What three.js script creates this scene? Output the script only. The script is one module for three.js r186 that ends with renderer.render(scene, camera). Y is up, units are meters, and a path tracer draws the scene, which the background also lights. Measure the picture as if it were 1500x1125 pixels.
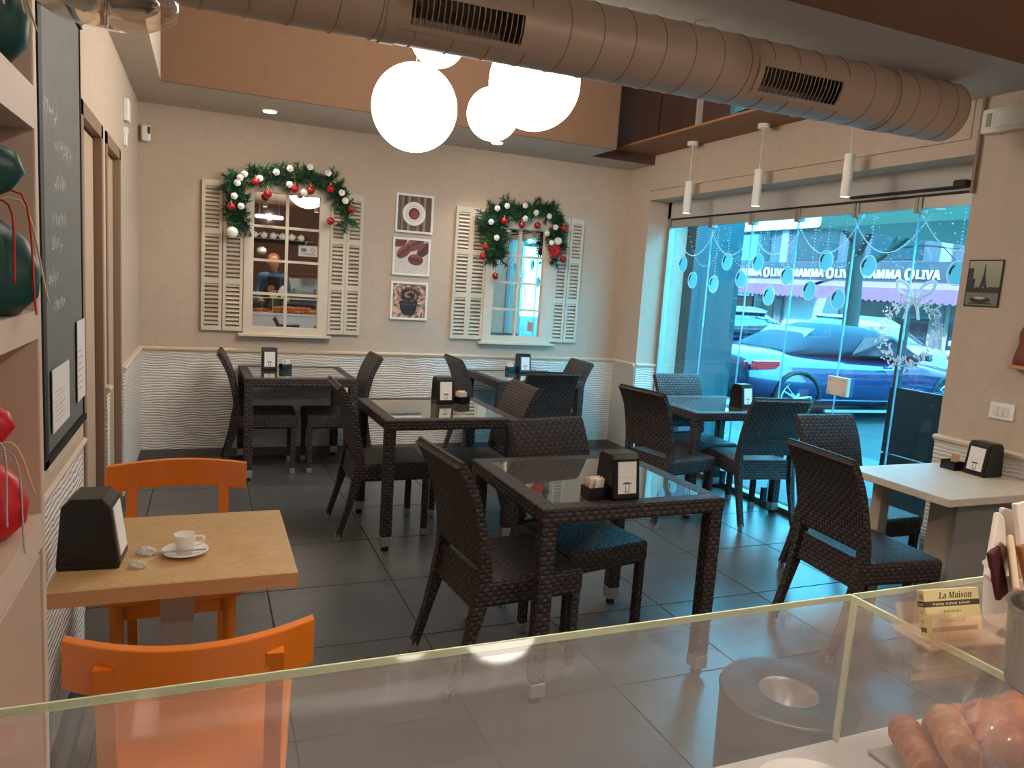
import * as THREE from 'three';
import { RoundedBoxGeometry } from 'three/addons/geometries/RoundedBoxGeometry.js';
import { mergeGeometries, toCreasedNormals } from 'three/addons/utils/BufferGeometryUtils.js';
import { RectAreaLightUniformsLib } from 'three/addons/lights/RectAreaLightUniformsLib.js';
import { MarchingCubes } from 'three/addons/objects/MarchingCubes.js';
import { FontLoader } from 'three/addons/loaders/FontLoader.js';
import { TextGeometry } from 'three/addons/geometries/TextGeometry.js';

// ---------- camera, sky, sun, exposure ----------
const scene = new THREE.Scene();
const camera = new THREE.PerspectiveCamera(55.14, 1500 / 1125, 0.05, 200);
camera.position.set(0.4714, 1.5323, 6.2347);
camera.rotation.set(-0.135, -0.399, 0.067, 'YXZ');
scene.add(camera);
const renderer = new THREE.WebGLRenderer({ antialias: true });
renderer.toneMapping = THREE.LinearToneMapping;
renderer.toneMappingExposure = 1.1;
renderer.shadowMap.enabled = true;
RectAreaLightUniformsLib.init();
const SKY = new THREE.Color().setRGB(0.08, 0.63, 1.0);
scene.background = SKY;
scene.backgroundIntensity = 19;
const sun = new THREE.DirectionalLight(new THREE.Color().setRGB(1, 0.86, 0.74), 5);
sun.position.set(-14, 28, 6); sun.target.position.set(14, 0, -6);
sun.castShadow = true; Object.assign(sun.shadow.camera, { left: -30, right: 30, top: 30, bottom: -30, near: 1, far: 80 });
sun.shadow.mapSize.set(2048, 2048);
scene.add(sun, sun.target);

// ---------- helpers ----------
let seed = 7;
const rnd = () => { seed = (seed * 1664525 + 1013904223) >>> 0; return seed / 4294967296; };
const rr = (a, b) => a + (b - a) * rnd();
const used = {};
function numbered(n) { const k = used[n] = (used[n] ?? -1) + 1; return k ? n + '_' + String(k).padStart(3, '0') : n; }
function shadows(o) { o.castShadow = true; o.receiveShadow = true; return o; }
function metricUV(g, s = 1) {
  const p = g.attributes.position, n = g.attributes.normal, uv = new Float32Array(p.count * 2);
  for (let i = 0; i < p.count; i++) {
    const ax = Math.abs(n.getX(i)), ay = Math.abs(n.getY(i)), az = Math.abs(n.getZ(i));
    let u, v;
    if (ay >= ax && ay >= az) { u = p.getX(i); v = p.getZ(i); } else if (ax >= az) { u = p.getZ(i); v = p.getY(i); } else { u = p.getX(i); v = p.getY(i); }
    uv[2 * i] = u * s; uv[2 * i + 1] = v * s;
  }
  g.setAttribute('uv', new THREE.BufferAttribute(uv, 2)); return g;
}
function norm(g) { g = g.index ? g.toNonIndexed() : g; for (const k of Object.keys(g.attributes)) if (!['position', 'normal', 'uv'].includes(k)) g.deleteAttribute(k); return g; }
function join(gs) { return gs.length === 1 ? norm(gs[0]) : mergeGeometries(gs.map(norm)); }
const keep = Symbol('uv');
function mesh(name, gs, m, parent, keepUV = false) {
  const g = join([gs].flat()); if (!keepUV) metricUV(g);
  const o = shadows(new THREE.Mesh(g, m)); o.name = parent === scene ? numbered(name) : name; parent.add(o); return o;
}
function thing(name, label, category, [x, y, z] = [0, 0, 0], turn = 0, group) {
  const o = new THREE.Group(); o.name = numbered(name); scene.add(o); o.position.set(x, y, z); o.rotation.y = turn;
  o.userData = { label, category }; if (group) o.userData.group = group; return o;
}
function tag(o, label, category, group) { o.userData = { ...o.userData, label, category }; if (group) o.userData.group = group; return o; }
function single(name, gs, m, label, category, group, keepUV) { return tag(mesh(name, gs, m, scene, keepUV), label, category, group); }
function struct(name, gs, m) { const o = mesh(name, gs, m, scene); o.userData.kind = 'structure'; return o; }
function structGroup(name) { const o = new THREE.Group(); o.name = numbered(name); scene.add(o); o.userData.kind = 'structure'; return o; }
function copy(o, [x, y, z], turn, label) { const c = o.clone(); c.name = numbered(o.name.replace(/_\d{3}$/, '')); scene.add(c); c.position.set(x, y, z); c.rotation.set(0, turn, 0); c.userData = { ...o.userData }; if (label) c.userData.label = label; return c; }
// box from min/max corners
function bx(x0, x1, y0, y1, z0, z1) { return new THREE.BoxGeometry(x1 - x0, y1 - y0, z1 - z0).translate((x0 + x1) / 2, (y0 + y1) / 2, (z0 + z1) / 2); }
function rb(w, h, d, r, x = 0, y = 0, z = 0, seg = 2) { return new RoundedBoxGeometry(w, h, d, seg, r).translate(x, y, z); }
function cyl(r0, r1, h, x = 0, y = 0, z = 0, n = 24) { return new THREE.CylinderGeometry(r0, r1, h, n).translate(x, y, z); }
function sph(r, x = 0, y = 0, z = 0, a = 24, b = 16) { return new THREE.SphereGeometry(r, a, b).translate(x, y, z); }
function tube(pts, r, n = 24, m = 8, closed = false) { return new THREE.TubeGeometry(new THREE.CatmullRomCurve3(pts.map(p => new THREE.Vector3(...p)), closed), n, r, m, closed); }
function rod(a, b, r, n = 10) { return tube([a, a.map((v, i) => (v + b[i]) / 2), b], r, 2, n); }
function lathe(pts, n = 40) { return new THREE.LatheGeometry(pts.map(p => new THREE.Vector2(...p)), n); }
function shapeOf(pts) { const s = new THREE.Shape(); pts.forEach((p, i) => i ? s.lineTo(...p) : s.moveTo(...p)); s.closePath(); return s; }
function extr(pts, d, bevel = 0) { return new THREE.ExtrudeGeometry(pts instanceof THREE.Shape ? pts : shapeOf(pts), { depth: d, bevelEnabled: bevel > 0, bevelSize: bevel, bevelThickness: bevel, bevelSegments: 2, curveSegments: 16 }); }
// profile in (z,y), swept over width w along x, centred
function sweepX(pts, w, bevel = 0) { return extr(pts, w - 2 * bevel, bevel).translate(0, 0, -(w - 2 * bevel) / 2).rotateY(-Math.PI / 2); }
// profile in (x,y), swept along z from z0 to z1
function sweepZ(pts, z0, z1) { return extr(pts, z1 - z0).translate(0, 0, z0); }
function band(pts, half) {   // closed outline of a curved strip given its centre line
  const c = new THREE.SplineCurve(pts.map(p => new THREE.Vector2(p[0], p[1]))), N = 18, a = [], b = [];
  for (let i = 0; i <= N; i++) {
    const t = i / N, p = c.getPoint(t), d = c.getTangent(t), k = t * (pts.length - 1), j = Math.min(pts.length - 2, Math.floor(k)), h = half[j] + (half[j + 1] - half[j]) * (k - j);
    a.push([p.x - d.y * h, p.y + d.x * h]); b.push([p.x + d.y * h, p.y - d.x * h]);
  }
  return a.concat(b.reverse());
}
// ---------- textures ----------
function noiseGrid(n, s) { let q = s; const r = () => { q = (q * 1664525 + 1013904223) >>> 0; return q / 4294967296; }; const g = new Float32Array(n * n).map(r);
  return (u, v) => { u = ((u % 1) + 1) % 1 * n; v = ((v % 1) + 1) % 1 * n; const i = Math.floor(u), j = Math.floor(v), f = u - i, h = v - j, a = f * f * (3 - 2 * f), b = h * h * (3 - 2 * h);
    const G = (x, y) => g[(y % n) * n + (x % n)]; return (G(i, j) * (1 - a) + G(i + 1, j) * a) * (1 - b) + (G(i, j + 1) * (1 - a) + G(i + 1, j + 1) * a) * b; }; }
const N4 = noiseGrid(4, 11), N8 = noiseGrid(8, 5), N16 = noiseGrid(16, 3), N32 = noiseGrid(32, 9), N64 = noiseGrid(64, 2), N128 = noiseGrid(128, 8);
function tex(w, h, fn, srgb = true, rep = [1, 1]) {
  const d = new Uint8Array(w * h * 4);
  for (let y = 0; y < h; y++) for (let x = 0; x < w; x++) { const c = fn(x / w, y / h), o = 4 * (y * w + x); if (typeof c === 'number') d[o] = d[o + 1] = d[o + 2] = Math.max(0, Math.min(255, c * 255)); else { d[o] = c[0]; d[o + 1] = c[1]; d[o + 2] = c[2]; } d[o + 3] = 255; }
  const t = new THREE.DataTexture(d, w, h); t.wrapS = t.wrapT = THREE.RepeatWrapping; t.magFilter = THREE.LinearFilter; t.minFilter = THREE.LinearMipmapLinearFilter; t.generateMipmaps = true;
  if (srgb) t.colorSpace = THREE.SRGBColorSpace; t.repeat.set(...rep); t.needsUpdate = true; return t;
}
function canvasTex(w, h, draw) { const c = document.createElement('canvas'); c.width = w; c.height = h; draw(c.getContext('2d'), w, h); const t = new THREE.CanvasTexture(c); t.colorSpace = THREE.SRGBColorSpace; return t; }
const mix = (a, b, t) => a.map((v, i) => v + (b[i] - v) * t);
const std = (color, roughness = 0.7, extra = {}) => new THREE.MeshStandardMaterial({ color, roughness, ...extra });
const phy = (color, roughness = 0.5, extra = {}) => new THREE.MeshPhysicalMaterial({ color, roughness, ...extra });

const plasterTex = tex(256, 256, (u, v) => { const n = 0.5 * N32(u, v) + 0.3 * N64(u, v) + 0.2 * N128(u, v); return [238 + 14 * n, 238 + 14 * n, 238 + 14 * n]; }, true, [0.8, 0.8]);
const wicBump = tex(128, 128, (u, v) => { // eight strands each way in 96 mm
  const i = Math.floor(u * 8), j = Math.floor(v * 8), f = u * 8 - i, h = v * 8 - j, over = (i + j) % 2;
  const s = over ? Math.sin(Math.PI * f) * 0.55 + 0.45 * Math.pow(Math.sin(Math.PI * h), 0.6) : Math.sin(Math.PI * h) * 0.35 + 0.25 * Math.pow(Math.sin(Math.PI * f), 0.6); return 0.08 + 0.9 * s; }, false, [7, 7]);
const wicCol = tex(128, 128, (u, v) => { const i = Math.floor(u * 8), j = Math.floor(v * 8), over = (i + j) % 2, k = 0.8 + 0.3 * N64(i / 8 + 0.03, j / 8 + 0.05) + 0.14 * N128(u, v * 3); return mix([40, 33, 32], [66, 54, 50], over).map(c => c * k); }, true, [7, 7]);
const tileTexs = [0, 1, 2].map(k => tex(256, 256, (u, v) => { const n = 0.5 * N4(u + k * 0.31, v) + 0.3 * N16(u, v + k * 0.2) + 0.2 * N128(u, v), b = 88 + 24 * (n - 0.5); return [b, b * 0.985, b * 0.965]; }, true, [1.6, 1.6]));
const paleWood = tex(256, 256, (u, v) => { const n = 0.55 * N128(u * 0.25, v * 2) + 0.25 * N64(u, v * 2) + 0.2 * N8(u, v); return mix([196, 182, 164], [226, 214, 198], n); }, true, [2.2, 2.2]);
const woodTex = tex(256, 256, (u, v) => { const n = 0.55 * N128(u * 0.25, v * 2) + 0.25 * N64(u, v * 2) + 0.2 * N8(u, v); return mix([186, 146, 96], [222, 188, 138], n); }, true, [2.2, 2.2]);
const waveBump = tex(512, 512, (u, v) => { const w = v * 36 + 1.0 * N8(u, v) + 0.45 * N16(u * 2, v * 2), f = w - Math.floor(w); return Math.pow(Math.abs(Math.sin(Math.PI * f)), 0.7) * (0.6 + 0.4 * N16(u * 2, v)); }, false, [1.0, 1.35]);
const grainBump = tex(256, 256, (u, v) => 0.5 * N64(u, v) + 0.5 * N128(u, v), false, [3, 3]);
const smudge = tex(512, 512, (u, v) => { const n = 0.6 * N8(u, v) + 0.4 * N32(u, v); return 0.06 + 0.10 * Math.max(0, n - 0.45); }, false, [1.2, 1.2]);

// ---------- materials ----------
const M = {
  wall: std('#c9b6a3', 0.9, { map: plasterTex }), 
  ceil: std('#c4b6a6', 0.9, { map: plasterTex }), tan: std('#7d5d47', 0.9, { map: plasterTex }), brown: std('#8d5a38', 0.85, { map: plasterTex }), dkbrown: std('#5b3f33', 0.85, { map: plasterTex }),
  grey: std('#c4beb7', 0.85, { map: plasterTex }), wains: std('#dcd8d2', 0.55, { bumpMap: waveBump, bumpScale: 0.006 }), plain: std('#b9b0a4', 0.6), rail: std('#d6c4ad', 0.5),
  skirt: std('#6d6661', 0.5), grout: std('#2f2d2c', 0.9), casing: std('#8b715e', 0.55), doorleaf: std('#b7a18b', 0.6), dark: std('#151413', 0.6),
  wicker: std('#ffffff', 0.5, { map: wicCol, bumpMap: wicBump, bumpScale: 0.006 }), silver: std('#c9c9c9', 0.3, { metalness: 0.9 }), black: std('#111111', 0.28), rubber: std('#161616', 0.7),
  tglass: phy('#454039', 0.03, { clearcoat: 1, clearcoatRoughness: 0.02, ior: 1.7 }), white: std('#e9e6e1', 0.5), paper: std('#efebe4', 0.85), cream: std('#d8cbb6', 0.55, { map: plasterTex }),
  mirror: std('#e4e6e6', 0.015, { metalness: 1 }), wood: std('#ffffff', 0.42, { map: woodTex }), woodEdge: std('#b98d62', 0.5, { bumpMap: grainBump, bumpScale: 0.001 }), orange: phy('#e57a10', 0.32, { clearcoat: 0.6, clearcoatRoughness: 0.2 }),
  post: std('#a9a6a1', 0.4, { metalness: 0.3 }), chrome: std('#e6e6e6', 0.08, { metalness: 1 }), duct: std('#b79f8c', 0.45, { metalness: 0.15 }), ductSeam: std('#8d7768', 0.5), grille: std('#0d0d0d', 0.6), fin: std('#a39a91', 0.4, { metalness: 0.5 }),
  glass: phy('#ffffff', 0.0, { transmission: 1, thickness: 0, ior: 1.5, specularIntensity: 1 }), counterGlass: phy('#ffffff', 0.06, { transmission: 1, thickness: 0, ior: 1.65, roughnessMap: null }), glassEdge: phy('#e3f2c9', 0.3),
  decal: phy('#eef6fa', 0.6, { transmission: 0.45, thickness: 0 }), decalBlue: phy('#7fe6ee', 0.8, { transmission: 0.55, thickness: 0 }), lamp: std('#f2efe9', 0.45),
};
const tileMats = tileTexs.map(t => std('#f2f2f2', 0.28, { map: t, bumpMap: grainBump, bumpScale: 0.0006 }));
function mirrorX(g) { g = norm(g).scale(-1, 1, 1); const p = g.attributes; for (const k of Object.keys(p)) { const a = p[k], n = a.itemSize; for (let i = 0; i < a.count; i += 3) for (let c = 0; c < n; c++) { const t = a.array[(i + 1) * n + c]; a.array[(i + 1) * n + c] = a.array[(i + 2) * n + c]; a.array[(i + 2) * n + c] = t; } } g.computeVertexNormals(); return g; }
const W1 = 4.164, XG = 4.4;
// ---------- the room ----------
{ // floor of square tiles
  const fl = structGroup('floor');
  mesh('grout', bx(-0.15, 4.62, -0.12, -0.004, -0.15, 8.2), M.grout, fl);
  const g = metricUV(norm(rb(0.596, 0.012, 0.596, 0.0025, 0, -0.006, 0, 1)));
  let k = 0;
  for (let i = -1; i < 8; i++) for (let j = -1; j < 14; j++) {
    const x0 = Math.max(-0.02, 0.152 + (i) * 0.6035), x1 = Math.min(4.56, 0.152 + (i + 1) * 0.6035), z0 = Math.max(-0.02, -0.29 + j * 0.6035), z1 = Math.min(8.05, -0.29 + (j + 1) * 0.6035);
    if (x1 - x0 < 0.02 || z1 - z0 < 0.02) continue;
    const t = shadows(new THREE.Mesh(g, tileMats[(i * 7 + j * 5 + 60) % 3])); t.name = 'tile'; t.position.set((x0 + x1) / 2, 0, (z0 + z1) / 2); t.scale.set((x1 - x0 - 0.0055) / 0.596, 1, (z1 - z0 - 0.0055) / 0.596); if (k++ % 2) t.rotation.y = Math.PI; fl.add(t);
  }
}
struct('wall_back', bx(-0.2, 4.6, -0.1, 4.0, -0.2, 0), M.wall);
// left wall: far part with two doors, near part a little thicker
struct('wall_left', [bx(-0.2, 0, -0.1, 4.0, 0, 1.27), bx(-0.2, 0, -0.1, 4.0, 1.95, 2.07), bx(-0.2, 0, 2.15, 4.0, 1.27, 1.95), bx(-0.2, 0, 2.15, 4.0, 2.07, 2.75), bx(-0.2, -0.1, -0.1, 2.15, 1.27, 2.75), bx(-0.2, 0, -0.1, 4.0, 2.75, 3.22), bx(-0.2, 0.045, -0.1, 4.0, 3.22, 8.2)], M.wall);
function door(n, z0, z1) {
  const d = structGroup('door_' + n);
  mesh('casing', [bx(-0.06, 0.006, 0, 2.15, z0, z0 + 0.06), bx(-0.06, 0.006, 0, 2.15, z1 - 0.06, z1), bx(-0.06, 0.006, 2.09, 2.15, z0, z1)], M.casing, d);
  mesh('door_leaf', rb(0.04, 2.08, z1 - z0 - 0.14, 0.004, -0.05, 1.04, (z0 + z1) / 2), M.doorleaf, d);
  return d;
}
door(1, 1.27, 1.95); door(2, 2.07, 2.75);
// wall round the window: corner stretch, header with an access panel, pillar
struct('wall_right', [bx(W1, 4.6, -0.1, 2.75, 0, 0.395), bx(W1, 4.6, -0.1, 4.0, 3.49, 8.2), bx(W1, 4.6, 2.36, 2.437, 0.395, 3.49), bx(W1 + 0.012, 4.6, 2.437, 2.445, 0.395, 3.49), bx(W1, 4.6, 2.445, 2.86, 0.395, 3.43), bx(W1 + 0.012, 4.6, 2.437, 2.86, 3.43, 3.437), bx(W1, 4.6, 2.437, 2.86, 3.437, 3.49)], M.wall);
struct('trim_1', bx(W1 - 0.02, W1, 2.16, 2.64, 3.485, 3.5), M.casing);
struct('wall_front', bx(-0.2, 4.6, -0.1, 4.0, 8.0, 8.2), M.dkbrown);
// upper part of the right wall over the ledge: dark, with one small high window
struct('wall_right_upper', [bx(W1, 4.6, 2.75, 4.0, 0, 0.395), bx(4.42, 4.6, 2.86, 4.0, 0.395, 1.08), bx(4.42, 4.6, 3.23, 4.0, 1.08, 1.6), bx(4.42, 4.6, 2.86, 2.9, 1.08, 1.6), bx(4.42, 4.6, 2.86, 4.0, 1.6, 3.49)], M.dkbrown);
{ const w = structGroup('window_2'); mesh('pane', bx(4.47, 4.474, 2.9, 3.23, 1.08, 1.6), M.glass, w);
  for (const z of [1.16, 1.25, 1.34, 1.43, 1.52]) mesh('bar', bx(4.5, 4.512, 2.9, 3.23, z, z + 0.012), M.dark, w);
  mesh('rail', bx(4.5, 4.512, 3.05, 3.062, 1.08, 1.6), M.dark, w); mesh('frame', [bx(4.38, 4.42, 2.87, 3.5, 0.66, 0.70)], M.plain, w); mesh('sill_block', bx(4.30, 4.4, 2.86, 2.9, 0.58, 0.7), M.cream, w); }
// ceiling pieces
struct('ceiling', [bx(-0.2, 4.6, 3.9, 4.0, -0.2, 3.2), bx(0.045, 4.6, 2.64, 4.0, 3.2, 8.2)], M.grey);
struct('soffit_back', [bx(0, 3.53, 2.667, 3.9, 0, 0.79), bx(3.53, W1, 2.667, 3.9, 0, 0.4), bx(0, 0.19, 2.667, 3.9, 0.79, 3.2)], M.ceil);
struct('fascia_back', bx(0.19, 3.54, 2.667, 3.9, 0.79, 0.81), M.tan);
struct('fascia_corner', [bx(3.54, W1, 2.667, 3.9, 0.4, 0.42), bx(3.53, 3.54, 2.672, 3.9, 0.0, 0.79)], M.dkbrown);
struct('ledge', bx(3.75, W1 + 0.3, 2.75, 2.766, 0.42, 3.2), M.brown);
struct('soffit_counter', bx(0.045, W1, 2.61, 2.66, 3.98, 8.0), M.brown);
// wainscot, chair rails, skirting
function railProfile(x, y, s = 1) { return [[0, 0], [0.014, 0], [0.016, 0.012], [0.028, 0.018], [0.032, 0.032], [0.022, 0.04], [0, 0.042]].map(([a, b]) => [x + s * a, y + b]); }
struct('wainscot_back', bx(0.0, W1, 0.07, 0.836, 0.0, 0.014), M.wains);
struct('trim_2', sweepX(railProfile(0, 0.836), W1).translate(W1 / 2, 0, 0), M.rail);
struct('baseboard_back', bx(0, W1, 0, 0.07, 0, 0.016), M.skirt);
function leftWains(n, x, z0, z1) { struct('wainscot_left', bx(x, x + 0.014, 0.07, 0.836, z0, z1), M.wains); struct('trim_' + n, sweepZ(railProfile(x, 0.836), z0, z1), M.rail); struct('baseboard_left', bx(x, x + 0.016, 0, 0.07, z0, z1), M.skirt); }
leftWains(3, 0, 0.014, 1.26); leftWains(4, 0, 1.955, 2.065); leftWains(5, 0.045, 3.22, 4.98);
struct('wainscot_corner', bx(W1 - 0.012, W1, 0.07, 0.836, 0.014, 0.395), M.plain);
struct('trim_6', mirrorX(sweepZ(railProfile(0, 0.836), 0, 0.395)).translate(W1, 0, 0), M.rail);
struct('wainscot_jamb', bx(W1, XG - 0.03, 0.07, 0.836, 0.395, 0.409), M.wains);
struct('trim_7', sweepX(railProfile(0, 0.836), XG - W1 - 0.03).translate((W1 + XG - 0.03) / 2, 0, 0.395), M.rail);
struct('baseboard_right', [bx(W1 - 0.016, W1, 0, 0.07, 0.014, 0.395), bx(W1 - 0.016, W1, 0, 0.07, 3.49, 8)], M.skirt);
struct('wainscot_pillar', bx(W1 - 0.014, W1, 0.07, 0.836, 3.49, 5.3), M.wains);
struct('trim_8', mirrorX(sweepZ(railProfile(0, 0.836), 3.485, 8)).translate(W1, 0, 0), M.rail);

// ---------- shop window: frameless folding panes ----------
{
  const w = structGroup('window_1'); const fm = std('#a39d95', 0.4, { metalness: 0.5 });
  mesh('frame_head', bx(XG - 0.03, XG + 0.03, 2.215, 2.36, 0.395, 3.49), M.grey, w);
  mesh('top_rail', bx(XG - 0.02, XG + 0.02, 2.135, 2.2, 0.45, 3.47), std('#b8b2a8', 0.35, { metalness: 0.5 }), w);
  mesh('track', bx(XG - 0.024, XG + 0.024, 2.2, 2.215, 0.395, 3.49), M.dark, w);
  mesh('jamb', [bx(XG - 0.03, XG + 0.03, 0, 2.36, 0.395, 0.44), bx(XG - 0.03, XG + 0.03, 0, 2.2, 3.465, 3.49)], fm, w);
  mesh('bottom_track', bx(XG - 0.035, XG + 0.035, 0.0, 0.045, 0.44, 3.49), std('#6b6560', 0.4, { metalness: 0.5 }), w);
  const js = [0.45, 1.03, 1.53, 2.02, 2.54, 3.0, 3.465];
  for (let i = 0; i < 6; i++) { mesh('glass_pane', bx(XG - 0.004, XG + 0.004, 0.05, 2.137, js[i] + 0.003, js[i + 1] - 0.003), M.glass, w);
    mesh('pane_edge', [bx(XG - 0.006, XG + 0.006, 0.05, 2.137, js[i + 1] - 0.009, js[i + 1] - 0.003)], phy('#9ed7e6', 0.2, { transmission: 0.5 }), w);
    if (i < 5) mesh('clip', [bx(XG - 0.03, XG + 0.03, 2.11, 2.2, js[i + 1] - 0.025, js[i + 1] - 0.003), bx(XG - 0.03, XG + 0.03, 2.11, 2.2, js[i + 1] + 0.003, js[i + 1] + 0.025)], fm, w);
    mesh('hinge_block', rb(0.05, 0.1, 0.03, 0.006, XG - 0.02, 0.09, js[i + 1] - 0.02), M.dark, w); }
  mesh('closer_arm', [rod([XG - 0.045, 2.235, 2.5], [XG - 0.045, 2.235, 3.25], 0.009), rb(0.05, 0.04, 0.08, 0.008, XG - 0.05, 2.25, 3.28)], M.dark, w);
  const lp = mesh('lock_plate', rb(0.03, 0.125, 0.17, 0.004, XG - 0.016, 1.0, 2.57), std('#cfc6b8', 0.45), w);
  mesh('screw', [-0.06, 0.06].flatMap(z => [-0.04, 0.04].map(y => cyl(0.006, 0.006, 0.004).rotateZ(Math.PI / 2).translate(XG - 0.032, 1.0 + y, 2.57 + z))), M.silver, lp);
}
// ---------- lamps ----------
const WARM = new THREE.Color().setRGB(1, 0.90, 0.79);
function point(x, y, z, I, color = WARM, r = 1) { const l = new THREE.PointLight(color, I * 0.5, 0, 2); l.position.set(x, y, z); l.castShadow = true; l.shadow.radius = r; scene.add(l); return l; }
function spot(x, y, z, tx, ty, tz, I, ang, r = 1.5, color = WARM) { const l = new THREE.SpotLight(color, I * 0.62, 0, ang, 0.7, 2); l.position.set(x, y, z); l.target.position.set(tx, ty, tz); l.castShadow = true; l.shadow.radius = r; scene.add(l, l.target); return l; }
const globeBump = tex(256, 256, (u, v) => N128(u, v), false, [3, 3]);
const globeM = std('#f4efe6', 0.6, { emissive: new THREE.Color().setRGB(1, 0.93, 0.8), emissiveIntensity: 4.5, bumpMap: globeBump, bumpScale: 0.004 });
[[1.484, 2.422, 2.25, 0.2265, 'large white globe pendant hanging lowest on a long thin wire', 5],
 [2.085, 2.603, 2.44, 0.245, 'largest white globe pendant half hidden behind the duct', 6],
 [2.093, 2.559, 1.8, 0.161, 'small white globe pendant beside the largest globe', 2.6],
 [1.666, 2.869, 2.0, 0.154, 'small white globe pendant mostly hidden above the duct', 2.6]].forEach(([x, y, z, r, lab, I]) => {
  const t = thing('globe_pendant', lab, 'lamp', [x, 3.9, z], 0, 'white globe pendants over the tables');
  mesh('globe', sph(r, 0, y - 3.9, 0, 48, 32), globeM, t, true);
  mesh('wire', rod([0, 0, 0], [0, y + r - 3.9, 0], 0.0025, 6), M.white, t); mesh('ceiling_cap', cyl(0.05, 0.05, 0.025, 0, -0.0125, 0), M.white, t);
  point(x, y, z, I, WARM, r / 0.02);
});
const diffuser = std('#fff6e6', 0.5, { emissive: new THREE.Color().setRGB(1, 0.9, 0.74), emissiveIntensity: 2.5 });
[[1.13, 'nearest the stone jamb'], [1.95, 'in the middle of the three'], [2.75, 'beside the dark ventilation grille']].forEach(([z], i) => {
  const t = thing('cylinder_pendant', ['slim white cylinder spot hanging closest to the back wall corner', 'slim white cylinder spot between the two other cylinder spots', 'slim white cylinder spot hanging closest to the wall pillar'][i], 'lamp', [4.05, 2.75, z], 0, 'cylinder spots hung along the shop window');
  mesh('canopy', cyl(0.042, 0.042, 0.03, 0, -0.015, 0), M.lamp, t); mesh('cord', rod([0, -0.03, 0], [0, -0.31, 0], 0.003, 6), M.white, t);
  mesh('shade', [new THREE.CylinderGeometry(0.03, 0.03, 0.25, 28, 1, true).translate(0, -0.435, 0), cyl(0.03, 0.03, 0.004, 0, -0.31, 0)], M.lamp, t); mesh('diffuser', cyl(0.028, 0.028, 0.006, 0, -0.556, 0), diffuser, t);
  spot(4.05, 2.185, z, 4.05, 0, z, 3.5, 0.75, 1.4);
});
[[0.888, 0.352, 'round recessed downlight in the soffit above the arched-garland mirror with pastry reflection'], [2.649, 0.417, 'round recessed downlight in the soffit between picture trio and blue-reflecting mirror']].forEach(([x, z, lab]) => {
  const t = thing('downlight', lab, 'lamp', [x, 2.667, z], 0, 'recessed soffit downlights');
  mesh('ring', new THREE.TorusGeometry(0.05, 0.006, 8, 32).rotateX(Math.PI / 2), M.white, t); mesh('lens', cyl(0.047, 0.047, 0.012, 0, -0.006, 0), diffuser, t);
  spot(x, 2.648, z, x, 0, z + 0.1, 5, 0.95, 2.3);
});
// recessed lamps over the counter, out of view; they light the near tables and show in the mirrors
[[0.75, 4.75], [2.2, 4.75], [3.5, 4.9], [1.4, 6.7], [2.9, 6.7]].forEach(([x, z], i) => {
  const t = thing('downlight', ['recessed downlight above the orange chairs', 'recessed downlight above the middle of the counter', 'recessed downlight above the wall table', 'recessed downlight above the service aisle', 'recessed downlight beside the coffee machine'][i], 'lamp', [x, 2.61, z], 0, 'recessed downlights over the counter');
  mesh('ring', new THREE.TorusGeometry(0.055, 0.006, 8, 32).rotateX(Math.PI / 2), M.white, t); mesh('lens', cyl(0.052, 0.052, 0.006, 0, -0.002, 0), diffuser, t);
  spot(x, 2.6, z, x, 0, z, [3, 5, 6, 6, 6][i], 1.1, 2.5);
});

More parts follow.
